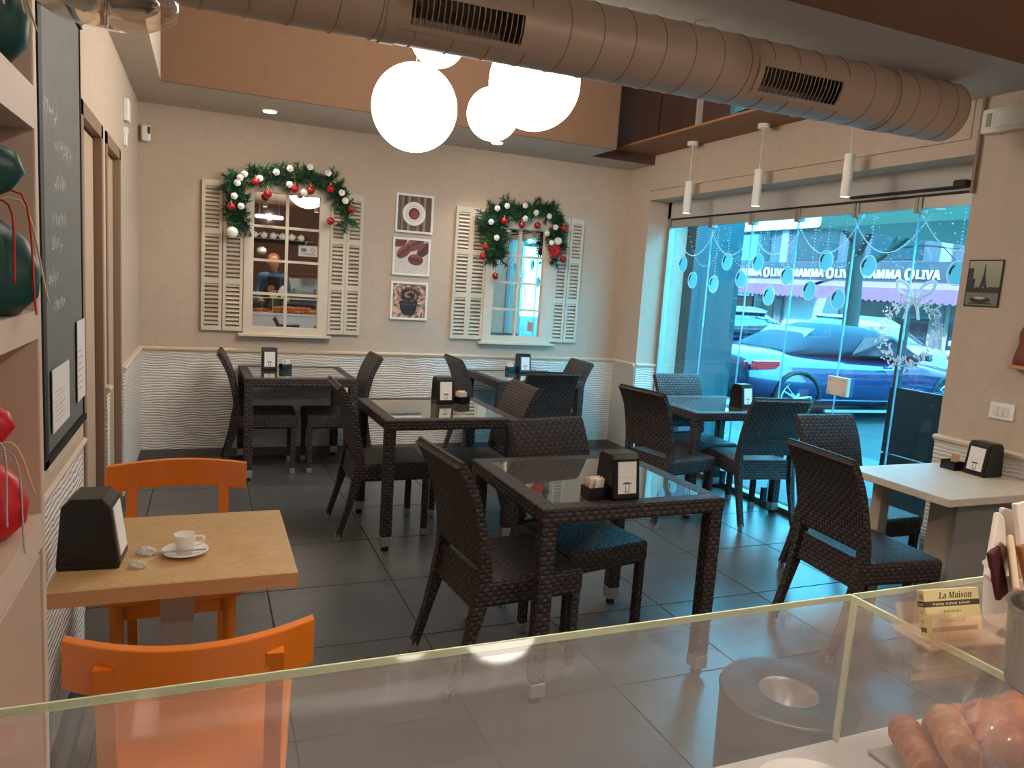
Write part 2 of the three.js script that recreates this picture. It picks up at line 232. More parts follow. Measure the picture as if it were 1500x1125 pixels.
// ---------- spiral duct ----------
{
  const d = thing('ventilation_duct', 'large beige spiral ventilation duct running under the ceiling with two grilles', 'duct', [0, 2.46, 3.56]); d.rotation.z = 0.01;
  const R = 0.135, xe = 3.79;
  const A0 = 0.05, A1 = 0.76, sec = (xa, xb, open) => new THREE.CylinderGeometry(R, R, xb - xa, 64, 1, true, open ? -A0 : 0, Math.PI * 2 - (open ? A1 - A0 : 0)).rotateZ(Math.PI / 2).translate((xa + xb) / 2, 0, 0);
  const ductM = new THREE.MeshStandardMaterial({ color: '#b79f8c', roughness: 0.45, metalness: 0.15, side: THREE.DoubleSide });
  mesh('pipe', [sec(0.06, 1.095), sec(1.095, 1.5, true), sec(1.5, 2.565), sec(2.565, 2.99, true), sec(2.99, xe)], ductM, d, true);
  mesh('end_cap', [new THREE.CylinderGeometry(R, R, 0.01, 64).rotateZ(Math.PI / 2).translate(0.065, 0, 0)], M.duct, d);
  mesh('end_cap', [new THREE.CylinderGeometry(R, R, 0.01, 64).rotateZ(Math.PI / 2).translate(xe - 0.005, 0, 0)], M.duct, d);
  const tilt = 0.13;
  for (let k = 0; k < 27; k++) { const x = 0.17 + k * 0.136; const over = (x > 1.05 && x < 1.55) || (x > 2.52 && x < 3.04); const g = new THREE.TorusGeometry(R + 0.0005, 0.0026, 6, 56, over ? Math.PI * 2 - (A1 - A0) - 0.4 : Math.PI * 2); if (over) g.rotateZ(Math.PI + A1 + 0.2 - Math.PI * 2); g.rotateY(over ? Math.PI / 2 : Math.PI / 2 + (x < 3.6 ? tilt : 0)); mesh('seam', g.translate(x, 0, 0), M.ductSeam, d); }
  for (const cx of [1.04, 3.36]) mesh('collar', [new THREE.CylinderGeometry(R + 0.004, R + 0.004, 0.05, 56, 1, true).rotateZ(Math.PI / 2).translate(cx, 0, 0)], M.duct, d);
  for (const [x0, x1] of [[1.095, 1.5], [2.565, 2.99]]) { // grille patches on the side facing the bar
    const a0 = A0, a1 = A1, G = (r, xa, xb, b0, b1) => new THREE.CylinderGeometry(r, r, xb - xa, 16, 1, true, -b1, b1 - b0).rotateZ(Math.PI / 2).translate((xa + xb) / 2, 0, 0);
    // angle 0 of a turned cylinder looks along +z
    const grill = mesh('grille', [G(R + 0.005, x0 - 0.03, x1 + 0.03, a0 - 0.16, a0), G(R + 0.005, x0 - 0.03, x1 + 0.03, a1, a1 + 0.16), G(R + 0.005, x0 - 0.03, x0, a0, a1), G(R + 0.005, x1, x1 + 0.03, a0, a1)], ductM, d);
    for (let k = 0; k < 20; k++) { const x = x0 + (k + 0.5) * (x1 - x0) / 20, pts = []; for (let i = 0; i <= 6; i++) { const a = a0 + (a1 - a0) * i / 6; pts.push([x, -Math.sin(a) * (R + 0.009), Math.cos(a) * (R + 0.009)]); } mesh('fin', tube(pts, 0.0022, 8, 5), M.fin, grill); }
  }
  for (const x of [0.9, 2.3, 3.45]) mesh('hanger', rod([x, R - 0.01, 0], [x, 0.18 - 0.01 * x, 0], 0.005, 6), M.silver, d);
}

// ---------- wicker chairs and tables ----------
function makeChair() {
  const t = thing('wicker_chair', '', 'chair');
  mesh('seat', [rb(0.44, 0.105, 0.43, 0.022, 0, 0.4, 0.005, 3)], M.wicker, t);
  mesh('backrest', [sweepX(band([[-0.212, 0.505], [-0.225, 0.62], [-0.262, 0.76], [-0.318, 0.875], [-0.336, 0.893]], [0.014, 0.014, 0.014, 0.014, 0.012]), 0.425, 0.004)], M.wicker, t);
  mesh('rear_apron', [sweepX(band([[-0.226, 0.33], [-0.212, 0.40], [-0.208, 0.462]], [0.012, 0.012, 0.012]), 0.40)], M.wicker, t);
  for (const s of [-1, 1]) {
    const r = mesh('rear_leg', sweepX(band([[-0.315, 0.03], [-0.262, 0.2], [-0.222, 0.36], [-0.208, 0.47], [-0.222, 0.6], [-0.262, 0.755]], [0.014, 0.016, 0.028, 0.026, 0.018, 0.012]), 0.034).translate(s * 0.2, 0, 0), M.wicker, t);
    mesh('foot_cap', [cyl(0.018, 0.017, 0.04, s * 0.2, 0.024, -0.314)], M.silver, r);
    const f = mesh('front_leg', rb(0.036, 0.33, 0.036, 0.006, s * 0.197, 0.2, 0.192), M.wicker, t);
    mesh('foot_cap', [rb(0.037, 0.045, 0.037, 0.004, s * 0.197, 0.0245, 0.192)], M.silver, f);
  }
  return t;
}
const chairProto = makeChair();
const D = Math.PI / 180;
[[1.61, 3.63, 95, 'dark wicker chair with open side seat beside the table with sugar caddy and palm-print dispenser'],
 [2.04, 3.42, 10, 'dark wicker chair tucked behind the table with the palm-print dispenser'],
 [1.50, 1.92, 90, 'dark wicker chair facing the window wall at the table in the middle of the floor'],
 [2.03, 1.98, -90, 'dark wicker chair with its back to the window at the middle table'],
 [0.90, 0.41, 88, 'dark wicker chair on the door side of the table under the pastry mirror'],
 [1.40, 0.42, -90, 'dark wicker chair on the picture side of the table under the pastry mirror'],
 [2.69, 0.46, 90, 'dark wicker chair on the picture side of the table under the blue-reflecting mirror'],
 [3.2, 0.52, -92, 'dark wicker chair on the window side of the table under the blue-reflecting mirror'],
 [2.86, 1.03, 180, 'dark wicker chair turned to the back wall at the table under the blue-reflecting mirror'],
 [3.46, 2.06, 101, 'dark wicker chair facing the glass at the window table'],
 [3.97, 1.66, 2, 'dark wicker chair between the window table and the stone jamb'],
 [4.02, 2.19, 172, 'dark wicker chair turned to the back wall at the window table'],
 [3.30, 3.87, 84, 'dark wicker chair with lit back slot beside the pale wall table'],
 [3.79, 3.38, 0, 'dark wicker chair between shop window and pale wall table'],
].forEach(([x, z, a, lab], i) => { const c = i ? copy(chairProto, [x, 0, z], a * D, lab) : chairProto; if (!i) { c.position.set(x, 0, z); c.rotation.y = a * D; } c.userData = { label: lab, category: 'chair', group: 'dark wicker chairs' }; });

function makeTable() {
  const t = thing('wicker_table', '', 'table'); const w = 0.40, d = 0.377;
  mesh('table_frame', [rb(0.8, 0.06, 0.072, 0.01, 0, 0.72, d - 0.036), rb(0.8, 0.06, 0.072, 0.01, 0, 0.72, -d + 0.036), rb(0.072, 0.06, 0.754 - 0.13, 0.01, w - 0.036, 0.72, 0), rb(0.072, 0.06, 0.754 - 0.13, 0.01, -w + 0.036, 0.72, 0)], M.wicker, t);
  mesh('glass_top', [bx(-w + 0.06, w - 0.06, 0.735, 0.7475, -d + 0.06, d - 0.06)], M.tglass, t);
  mesh('glass_support', [bx(-w + 0.06, w - 0.06, 0.70, 0.732, -d + 0.06, d - 0.06)], M.wicker, t);
  for (const sx of [-1, 1]) for (const sz of [-1, 1]) { const l = mesh('leg', rb(0.06, 0.62, 0.06, 0.008, sx * (w - 0.032), 0.39, sz * (d - 0.032)), M.wicker, t);
    mesh('foot_cap', [rb(0.061, 0.055, 0.061, 0.004, sx * (w - 0.032), 0.056, sz * (d - 0.032))], M.silver, l); mesh('leveller', [cyl(0.018, 0.022, 0.03, sx * (w - 0.032), 0.015, sz * (d - 0.032), 14)], M.rubber, l); }
  return t;
}
const tableProto = makeTable();
[[1.977, 3.589, 0.011, 'dark wicker glass-topped table with a palm-print napkin dispenser and sugar sachets'], [1.775, 1.96, 0.022, 'dark wicker glass-topped table standing in the middle of the floor'],
 [1.117, 0.416, 0.025, 'dark wicker glass-topped table under the mirror reflecting pastries'], [3.03, 0.42, 0.02, 'dark wicker glass-topped table under the mirror reflecting the blue window'],
 [3.95, 1.82, -0.02, 'dark wicker glass-topped table against the shop window'],
].forEach(([x, z, a, lab], i) => { const c = i ? copy(tableProto, [x, 0, z], a, lab) : tableProto; c.position.set(x, 0, z); c.rotation.y = a; c.userData = { label: lab, category: 'table', group: 'dark wicker tables' }; });
// ---------- window-shaped mirrors with shutters ----------
const slatG = metricUV(norm(new THREE.BoxGeometry(0.098, 0.02, 0.006).rotateX(-0.5)));
function shutterLeaf(parent, x0, w) {
  const y0 = 1.02, y1 = 2.166, l = mesh('shutter_leaf', [bx(x0, x0 + 0.024, y0, y1, 0.012, 0.034), bx(x0 + w - 0.024, x0 + w, y0, y1, 0.012, 0.034), ...[[y0, y0 + 0.035], [1.385, 1.43], [1.76, 1.805], [y1 - 0.045, y1]].map(([a, b]) => bx(x0 + 0.02, x0 + w - 0.02, a, b, 0.013, 0.033))], M.cream, parent);
  for (const [a, b] of [[y0 + 0.035, 1.385], [1.43, 1.76], [1.805, y1 - 0.045]]) { const n = 10; for (let k = 0; k < n; k++) { const s = shadows(new THREE.Mesh(slatG, M.cream)); s.name = 'slat'; s.position.set(x0 + w / 2, a + (k + 0.5) * (b - a) / n + 0.006, 0.023); s.scale.x = (w - 0.046) / 0.098; l.add(s); } }
}
function windowMirror(xa, xb, ma, mb, mt, sl, sr, lab) {
  const t = thing('window_mirror', lab, 'mirror', [0, 0, 0]);
  mesh('frame', [bx(xa, ma, 1.0, 2.175, 0, 0.045), bx(mb, xb, 1.0, 2.175, 0, 0.045), bx(ma, mb, 1.0, 1.062, 0, 0.045), bx(ma, mb, mt, 2.175, 0, 0.045)], M.cream, t);
  mesh('sill', rb(xb - xa + 0.07, 0.022, 0.075, 0.005, (xa + xb) / 2, 0.994, 0.0375), M.cream, t);
  const ys = [1.062]; for (let k = 1; k < 4; k++) ys.push(1.062 + k * (mt - 1.062) / 4); ys.push(mt);
  const xm = (ma + mb) / 2;
  for (let r = 0; r < 4; r++) for (const [p, q] of [[ma, xm], [xm, mb]]) mesh('mirror_pane', bx(p + 0.001, q - 0.001, ys[r] + 0.001, ys[r + 1] - 0.001, 0.008, 0.014), M.mirror, t);
  mesh('muntin', bx(xm - 0.011, xm + 0.011, 1.06, mt, 0.014, 0.032), M.cream, t);
  for (let r = 1; r < 4; r++) mesh('muntin', bx(ma, mb, ys[r] - 0.01, ys[r] + 0.01, 0.014, 0.03), M.cream, t);
  for (const x of sl) shutterLeaf(t, x, 0.148); for (const x of sr) shutterLeaf(t, x, 0.132);
  return t;
}
windowMirror(0.741, 1.392, 0.812, 1.312, 2.115, [0.435, 0.589], [1.396, 1.53], 'cream window-shaped mirror with shutters reflecting the pastry counter');
windowMirror(2.756, 3.433, 2.84, 3.32, 2.02, [2.462, 2.61], [3.437, 3.575], 'cream window-shaped mirror with shutters reflecting the blue shop window');
// ---------- pine garlands with baubles and roses ----------
const pineM = [std('#1f4a2b', 0.8), std('#2f6238', 0.8), std('#183a26', 0.8)];
const redM = phy('#a80f17', 0.14, { clearcoat: 1, metalness: 0.35 }), whiteM = std('#eeeae4', 0.7), goldM = std('#c9a75a', 0.3, { metalness: 0.9 });
const needle = norm(new THREE.ConeGeometry(0.0042, 0.052, 4, 1, true).translate(0, 0.025, 0));
function foliage(paths) {
  const out = [[], [], []], q = new THREE.Quaternion(), up = new THREE.Vector3(0, 1, 0);
  for (const path of paths) {
    const c = new THREE.CatmullRomCurve3(path.map(([x, y]) => new THREE.Vector3(x, y, 0.075))), L = c.getLength(), n = Math.round(L * 125);
    for (let i = 0; i < n; i++) {
      const p = c.getPoint(rr(0, 1)), tw = rr(0, Math.PI * 2), dir = new THREE.Vector3(Math.cos(tw), Math.sin(tw), rr(-0.1, 0.9)).normalize(), len = rr(0.04, 0.12);
      for (let k = 0; k < 26; k++) { const b = p.clone().addScaledVector(dir, len * k / 26); b.z = Math.max(0.05, b.z); const d = new THREE.Vector3(rr(-1, 1), rr(-1, 1), rr(-0.6, 1)).normalize().addScaledVector(dir, 0.9).normalize(); q.setFromUnitVectors(up, d); const g = needle.clone().applyQuaternion(q).translate(b.x, b.y, b.z); out[i % 3].push(g); }
    }
  }
  return out;
}
function garland(paths, lab) { const t = thing('pine_garland', lab, 'garland'); foliage(paths).forEach((gs, i) => { const o = mesh('sprigs', gs, pineM[i], t); o.userData.kind = 'stuff'; });
  mesh('stem', paths.map(p => tube(p.map(([x, y]) => [x, y, 0.07]), 0.007, 40, 6)), std('#3b2d20', 0.9), t); return t; }
const g1 = [[0.75, 1.86], [0.64, 2.0], [0.66, 2.14], [0.73, 2.22], [0.86, 2.22], [0.97, 2.26], [1.06, 2.23], [1.22, 2.26], [1.34, 2.25], [1.43, 2.19], [1.49, 2.09], [1.51, 1.93]];
const g2 = [[2.82, 1.68], [2.79, 1.84], [2.71, 1.99], [2.75, 2.13], [2.88, 2.2], [2.97, 2.16], [3.07, 2.19], [3.2, 2.22], [3.34, 2.2], [3.41, 2.1], [3.41, 1.96], [3.42, 1.77]];
garland([g1, [[0.68, 1.85], [0.67, 2.0], [0.72, 2.1]]], 'arched green pine garland over the mirror reflecting the pastry counter');
garland([g2, [[2.87, 1.75], [2.84, 1.95], [2.86, 2.1]], [[3.4, 1.85], [3.38, 2.0]]], 'arched green pine garland over the mirror reflecting the blue window');
const bauble = (() => { const t = thing('red_bauble', '', 'bauble'); mesh('ball', sph(0.031), redM, t); mesh('cap', [cyl(0.008, 0.008, 0.012, 0, 0.034, 0, 12), new THREE.TorusGeometry(0.006, 0.0015, 6, 12).translate(0, 0.045, 0)], goldM, t); mesh('thread', rod([0, 0.048, 0], [0, 0.11, -0.07], 0.0012, 5), goldM, t); return t; })();
const rose = (() => { const gs = [sph(0.013, 0, 0, 0.006, 10, 8)]; for (let k = 0; k < 5; k++) { const a = k * 1.257; gs.push(sph(0.015, 0, 0, 0, 10, 8).scale(1, 1, 0.35).rotateY(0.6).translate(0.014, 0, 0).rotateZ(a)); } return gs; })();
let first = true;
function baubles(list, where) { for (const [x, y] of list) { const lab = 'shiny red bauble on the garland over the ' + where; let c = bauble; if (first) { first = false; c.position.set(x, y, 0.15); } else c = copy(bauble, [x, y, 0.15], 0); c.userData = { label: lab, category: 'bauble', group: 'red baubles over the ' + where }; } }
baubles([[0.64, 1.97], [0.81, 2.17], [0.9, 2.09], [1.1, 2.15], [1.22, 2.15], [1.37, 2.18], [1.54, 2.04], [1.38, 1.93]], 'pastry-reflecting mirror');
baubles([[2.86, 2.07], [2.7, 1.83], [2.68, 1.75], [2.81, 1.59], [3.03, 2.05], [3.18, 2.06], [3.44, 2.06], [3.46, 1.78]], 'window-reflecting mirror');
const roseG = metricUV(join(rose));
function roses(list, where) { for (const [x, y] of list) { const o = shadows(new THREE.Mesh(roseG, whiteM)); o.name = numbered('white_rose'); o.position.set(x, y, 0.155); o.rotation.z = x * 40; scene.add(o); tag(o, 'white fabric rose on the garland over the ' + where, 'flower', 'white roses over the ' + where); } }
roses([[0.68, 2.15], [0.73, 2.22], [0.7, 2.19], [0.66, 2.05], [0.71, 1.98], [0.84, 2.2], [0.96, 2.26], [1.06, 2.18], [1.06, 2.3], [1.17, 2.13], [1.21, 2.33], [1.35, 2.3], [1.46, 2.16], [1.49, 2.1]], 'pastry-reflecting mirror');
roses([[2.79, 2.17], [2.88, 2.2], [2.74, 2.05], [2.8, 1.92], [3.05, 2.22], [3.16, 2.17], [3.06, 2.11], [3.36, 2.06], [3.29, 2.15], [3.33, 1.92], [3.28, 2.0]], 'window-reflecting mirror');
single('white_bauble', sph(0.042, 0.65, 1.78, 0.14), std('#e6e3dd', 0.4), 'large pearly white bauble below the garland by the shutter over the door-side table', 'bauble');
single('white_bauble', sph(0.035, 3.39, 1.94, 0.155), std('#e6e3dd', 0.4), 'pearly white bauble above a red bow on the window-side garland', 'bauble');
{ const gs = []; for (let k = 0; k < 14; k++) { const a = k / 14 * 6.283; gs.push(tube([[0, 0, 0], [Math.cos(a) * 0.035, Math.sin(a) * 0.035, 0.02], [Math.cos(a) * 0.065, Math.sin(a) * 0.065, -0.005]], 0.008, 6, 5).translate(3.37, 1.85, 0.15)); } single('red_bow', gs, std('#b8141b', 0.5), 'spiky red bow on the garland beside the window-reflecting mirror', 'bow'); }

// ---------- three square pictures ----------
const picCup = canvasTex(256, 256, (c, w, h) => { for (let i = 0; i < 11; i++) { const x = i * 24; c.fillStyle = ['#6a5140', '#8b6e55', '#4d3a2e', '#a08468', '#5c4636'][i % 5]; c.fillRect(x, 0, 24, h); c.fillStyle = '#2a1f19'; c.fillRect(x, 0, 3, h); for (let k = 0; k < 40; k++) { c.fillStyle = k % 2 ? 'rgba(30,20,14,.35)' : 'rgba(210,190,165,.3)'; c.fillRect(x + (k * 7) % 22, (k * 53) % h, 2, 26); } }
  c.fillStyle = '#ece4da'; c.beginPath(); c.ellipse(126, 128, 88, 88, 0, 0, 7); c.fill(); c.fillStyle = '#d3c9bd'; c.beginPath(); c.ellipse(126, 128, 60, 60, 0, 0, 7); c.fill(); c.fillStyle = '#f3ece3'; c.beginPath(); c.ellipse(126, 128, 52, 52, 0, 0, 7); c.fill(); c.fillStyle = '#6d2419'; c.beginPath(); c.ellipse(126, 128, 43, 43, 0, 0, 7); c.fill(); c.fillStyle = '#93402a'; c.beginPath(); c.ellipse(132, 134, 30, 30, 0, 0, 7); c.fill(); });
function beanShape(c, x, y, a, b, r, col) { c.save(); c.translate(x, y); c.rotate(r); c.fillStyle = col; c.beginPath(); c.ellipse(0, 0, a, b, 0, 0, 7); c.fill(); c.strokeStyle = '#2a0f10'; c.lineWidth = Math.max(1.5, b * 0.12); c.beginPath(); c.moveTo(-a * 0.9, 0); c.bezierCurveTo(-a * 0.3, -b * 0.4, a * 0.3, b * 0.4, a * 0.9, 0); c.stroke(); c.strokeStyle = 'rgba(240,200,190,.55)'; c.lineWidth = 2; for (let k = 1; k < 4; k++) { c.beginPath(); c.ellipse(0, -b * 0.1, a * (1 - k * 0.18), b * (1 - k * 0.2), 0, 3.5, 5.9); c.stroke(); } c.restore(); }
const picBeans = canvasTex(256, 256, (c, w, h) => { c.fillStyle = '#cfc4bd'; c.fillRect(0, 0, w, h); for (let k = 0; k < 90; k++) { c.strokeStyle = k % 2 ? '#9d8f89' : '#eee8e3'; c.lineWidth = 2; const x = (k * 37) % 256; c.beginPath(); c.moveTo(x, 150 + (k * 29) % 106); c.lineTo(x + 34, 132 + (k * 29) % 106); c.stroke(); }
  beanShape(c, 30, 22, 60, 34, -0.2, '#7d2f30'); beanShape(c, 150, 30, 80, 44, -0.6, '#7c4540'); beanShape(c, 220, 70, 66, 40, -0.9, '#5d2b2a'); beanShape(c, 70, 90, 66, 40, -0.8, '#7d3a38'); beanShape(c, 162, 148, 58, 42, 0.1, '#6f3231'); });
const picBowl = canvasTex(256, 256, (c, w, h) => { c.fillStyle = '#a98672'; c.fillRect(0, 0, w, h); for (let k = 0; k < 120; k++) { c.fillStyle = ['#c49d86', '#8a6553', '#6a4a3c', '#d4b19a'][k % 4]; c.beginPath(); c.ellipse((k * 67) % 256, (k * 41) % 256, 22, 9, k, 0, 7); c.fill(); }
  for (let k = 0; k < 130; k++) beanShape(c, 128 + 74 * Math.sin(k * 2.4) * Math.sqrt((k % 13) / 13), 88 + 54 * Math.cos(k * 2.4) * Math.sqrt((k % 13) / 13), 13, 9, k, k % 3 ? '#3a2622' : '#221513');
  c.fillStyle = '#262433'; c.beginPath(); c.moveTo(56, 130); c.bezierCurveTo(62, 235, 88, 240, 126, 240); c.bezierCurveTo(165, 240, 190, 232, 196, 130); c.closePath(); c.fill(); c.fillStyle = '#4a4658'; c.fillRect(70, 150, 110, 6); for (const [x, r] of [[28, 190], [44, 210], [222, 200], [212, 224]]) beanShape(c, x, r, 20, 12, x, '#d8b49f'); });
function picture(name, x0, x1, y0, y1, t, lab) { const p = thing(name, lab, 'picture', [(x0 + x1) / 2, y0, 0], 0, 'coffee pictures on the back wall'), w = x1 - x0, h = y1 - y0, f = 0.017;
  mesh('frame', [bx(-w / 2, -w / 2 + f, 0, h, 0, 0.03), bx(w / 2 - f, w / 2, 0, h, 0, 0.03), bx(-w / 2 + f, w / 2 - f, 0, f, 0, 0.03), bx(-w / 2 + f, w / 2 - f, h - f, h, 0, 0.03)], M.white, p);
  mesh('print', new THREE.BoxGeometry(w - 2 * f, h - 2 * f, 0.012).translate(0, h / 2, 0.012), std('#ffffff', 0.5, { map: t }), p, true); }
picture('framed_picture', 1.931, 2.256, 1.903, 2.224, picCup, 'square picture of a red drink in a white cup and saucer seen from above');
picture('framed_picture', 1.92, 2.246, 1.545, 1.86, picBeans, 'square picture of large reddish coffee beans on pale wood');
picture('framed_picture', 1.918, 2.242, 1.168, 1.49, picBowl, 'square picture of a dark bowl heaped with coffee beans');
// ---------- small wall fittings ----------
{ const t = thing('motion_sensor', 'white motion sensor high on the wall corner', 'sensor', [0.055, 2.445, 0.0]); mesh('housing', rb(0.062, 0.12, 0.05, 0.018, 0, 0, 0.042), M.white, t); mesh('lens', rb(0.02, 0.05, 0.02, 0.006, 0.02, 0.018, 0.06), std('#3a3b3d', 0.2), t); mesh('bracket', bx(-0.03, -0.005, -0.05, 0.03, 0, 0.02), M.plain, t); }
{ const t = thing('junction_box', 'small white alarm box on the wall above the doors', 'box', [0, 2.42, 1.0]); mesh('cover', rb(0.03, 0.13, 0.11, 0.006, 0.015, 0, 0), M.white, t); mesh('hinge', bx(0, 0.02, -0.13, -0.1, -0.05, 0.03), M.white, t); mesh('lower_plate', rb(0.02, 0.09, 0.05, 0.004, 0.01, -0.17, 0.05), M.white, t); }
{ const t = thing('emergency_light', 'cream emergency light box high on the pillar', 'lamp', [W1, 2.505, 3.70]); mesh('housing', rb(0.06, 0.12, 0.36, 0.012, -0.03, 0, 0), std('#d8d0c0', 0.4), t); mesh('lens', rb(0.012, 0.08, 0.26, 0.006, -0.062, 0.0, 0.03), std('#e8e2d4', 0.3), t); mesh('slot', bx(-0.063, -0.055, -0.03, 0.035, -0.15, -0.125), std('#9a8f80', 0.6), t); mesh('indicator', sph(0.004, -0.064, 0.03, -0.03), std('#ffffff', 0.3), t); }
{ const t = thing('light_switch', 'white four-gang light switch plate on the pillar', 'switch', [W1, 1.063, 3.82]); mesh('plate', rb(0.01, 0.083, 0.125, 0.004, -0.005, 0, 0), M.white, t); for (let k = 0; k < 3; k++) mesh('rocker', rb(0.008, 0.045, 0.023, 0.002, -0.0105, 0, -0.027 + k * 0.026), std('#dcd8d2', 0.4), t); }
const picTower = canvasTex(180, 240, (c, w, h) => { const g = c.createLinearGradient(0, 0, 0, h); g.addColorStop(0, '#a9a68a'); g.addColorStop(0.6, '#8d8c78'); g.addColorStop(1, '#3d3d36'); c.fillStyle = g; c.fillRect(0, 0, w, h); c.fillStyle = '#2b2d29'; c.beginPath(); c.moveTo(88, 18); c.lineTo(92, 18); c.lineTo(97, 80); c.lineTo(106, 125); c.lineTo(122, 165); c.lineTo(104, 165); c.lineTo(90, 132); c.lineTo(76, 165); c.lineTo(58, 165); c.lineTo(74, 125); c.lineTo(83, 80); c.closePath(); c.fill(); c.fillRect(0, 40, 28, 130); c.fillRect(28, 96, 14, 70); c.fillRect(120, 140, 60, 30);
  for (let k = 0; k < 30; k++) { c.beginPath(); c.arc((k * 31) % 180, 150 + (k % 5) * 4, 10, 0, 7); c.fill(); } c.fillStyle = '#75766a'; c.fillRect(0, 172, w, 68); c.fillStyle = '#1f201d'; c.beginPath(); c.ellipse(84, 210, 58, 16, 0, 0, 7); c.fill(); c.fillStyle = '#b0b0a0'; c.beginPath(); c.ellipse(80, 200, 34, 7, 0, 0, 7); c.fill(); c.fillStyle = '#0f100e'; c.fillRect(20, 226, 130, 6); });
{ const t = thing('tin_plaque', 'small metal plaque with a sepia tower street view on the pillar', 'picture', [W1, 1.576, 3.625]); mesh('plate', rb(0.006, 0.24, 0.185, 0.002, -0.004, 0.12, 0), std('#23241f', 0.5), t);
  const g = new THREE.PlaneGeometry(0.172, 0.227).rotateY(-Math.PI / 2).translate(-0.0078, 0.12, 0); mesh('print', g, std('#ffffff', 0.4, { map: picTower }), t, true); }
{ const t = thing('carved_ornament', 'small carved brown and red ornament hung on the pillar', 'ornament', [W1, 1.3, 3.9]); mesh('body', [lathe([[0, 0], [0.05, 0.005], [0.045, 0.05], [0.03, 0.11], [0.035, 0.16], [0.018, 0.2], [0, 0.23]], 20).scale(0.6, 1, 1).translate(-0.03, 0, 0)], std('#7a3b2c', 0.6), t); mesh('base', rb(0.06, 0.02, 0.11, 0.005, -0.03, -0.005, 0), M.woodEdge, t); }
// ---------- left wall: blackboard, notices, shelf with gift bags ----------
{
  const boardTex = canvasTex(512, 800, (c, w, h) => { c.fillStyle = '#6b6b69'; c.fillRect(0, 0, w, h); for (let k = 0; k < 500; k++) { c.fillStyle = `rgba(${k % 2 ? '140,145,144' : '74,78,78'},0.06)`; c.beginPath(); c.ellipse((k * 97) % w, (k * 61) % h, 50, 14, k, 0, 7); c.fill(); }
    let q = 5; const r = () => (q = (q * 16807) % 2147483647) / 2147483647; c.strokeStyle = 'rgba(225,228,226,.75)'; c.lineWidth = 2.5; for (const [y, n, s] of [[215, 6, 30], [265, 9, 26], [330, 7, 26], [395, 8, 24], [440, 6, 24], [500, 5, 24], [545, 7, 22]]) { let x = 60 + r() * 130; for (let k = 0; k < n; k++) { c.beginPath(); c.moveTo(x, y + r() * s); for (let i = 0; i < 4; i++) c.lineTo(x + r() * s * 0.8, y + r() * s - s / 2); c.stroke(); x += s * 0.9; } } });
  const t = thing('blackboard', 'tall black-framed chalkboard with faint chalk writing on the left wall', 'blackboard', [0.045, 0.955, 3.6]); const h = 1.34, z0 = -0.33, z1 = 0.40, f = 0.045;
  mesh('board', new THREE.BoxGeometry(z1 - z0 - 0.05, h - 0.05, 0.012).rotateY(Math.PI / 2).translate(0.022, h / 2, (z0 + z1) / 2), std('#ffffff', 0.5, { map: boardTex }), t, true);
  mesh('frame', [bx(0, 0.036, 0, h, z1 - f, z1), bx(0, 0.03, 0, h, z0, z0 + 0.012), bx(0, 0.036, 0, 0.02, z0, z1), bx(0, 0.036, h - 0.02, h, z0, z1)], M.dark, t);
  const notice = (n, zc, y0, w, hh, lab, words) => { const tx = canvasTex(200, 280, (c) => { c.fillStyle = '#d9d6d2'; c.fillRect(0, 0, 200, 280); c.fillStyle = '#a85a4a'; c.font = 'bold 26px sans-serif'; for (let k = 0; k < 7; k++) { c.fillStyle = k % 3 ? '#a9a5a1' : '#b9887c'; c.fillRect(24, 104 + k * 22, 80 + (k * 37) % 70, 4); } });
    const o = mesh('paper_notice', new THREE.BoxGeometry(w, hh, 0.002).rotateY(Math.PI / 2).translate(0.0795, y0 + hh / 2, zc), std('#ffffff', 0.85, { map: tx }), scene, true); tag(o, lab, 'paper'); };
  notice(0, 3.75, 1.03, 0.27, 0.18, 'white printed notice with red lettering taped low on the chalkboard'); notice(1, 3.37, 1.045, 0.16, 0.27, 'blank curled white sheet taped to the far edge of the chalkboard');
}
{ // shelf unit beside the counter
  const m = std('#c9b29e', 0.6), t = thing('shelf_unit', 'beige open shelf unit with gift bags beside the counter', 'shelf', [0.045, 0, 4.98]);
  mesh('end_panel', rb(0.205, 2.58, 0.022, 0.003, 0.1025, 1.29, 0.011), m, t); mesh('end_panel', rb(0.205, 2.58, 0.022, 0.003, 0.1025, 1.29, 0.9), m, t); mesh('back_panel', bx(0, 0.012, 0, 2.58, 0.022, 0.89), std('#b99a86', 0.7), t);
  for (const [a, b] of [[1.70, 1.757], [1.41, 1.45], [1.10, 1.15], [2.1, 2.14]]) mesh('shelf_board', bx(0.012, 0.205, a, b, 0.022, 0.889), m, t);
  mesh('cabinet_door', rb(0.018, 1.06, 0.86, 0.003, 0.193, 0.56, 0.456), std('#b69c86', 0.55), t);
}
const satin = (c) => phy(c, 0.42, { sheen: 0.8, sheenRoughness: 0.4, sheenColor: new THREE.Color(c) });
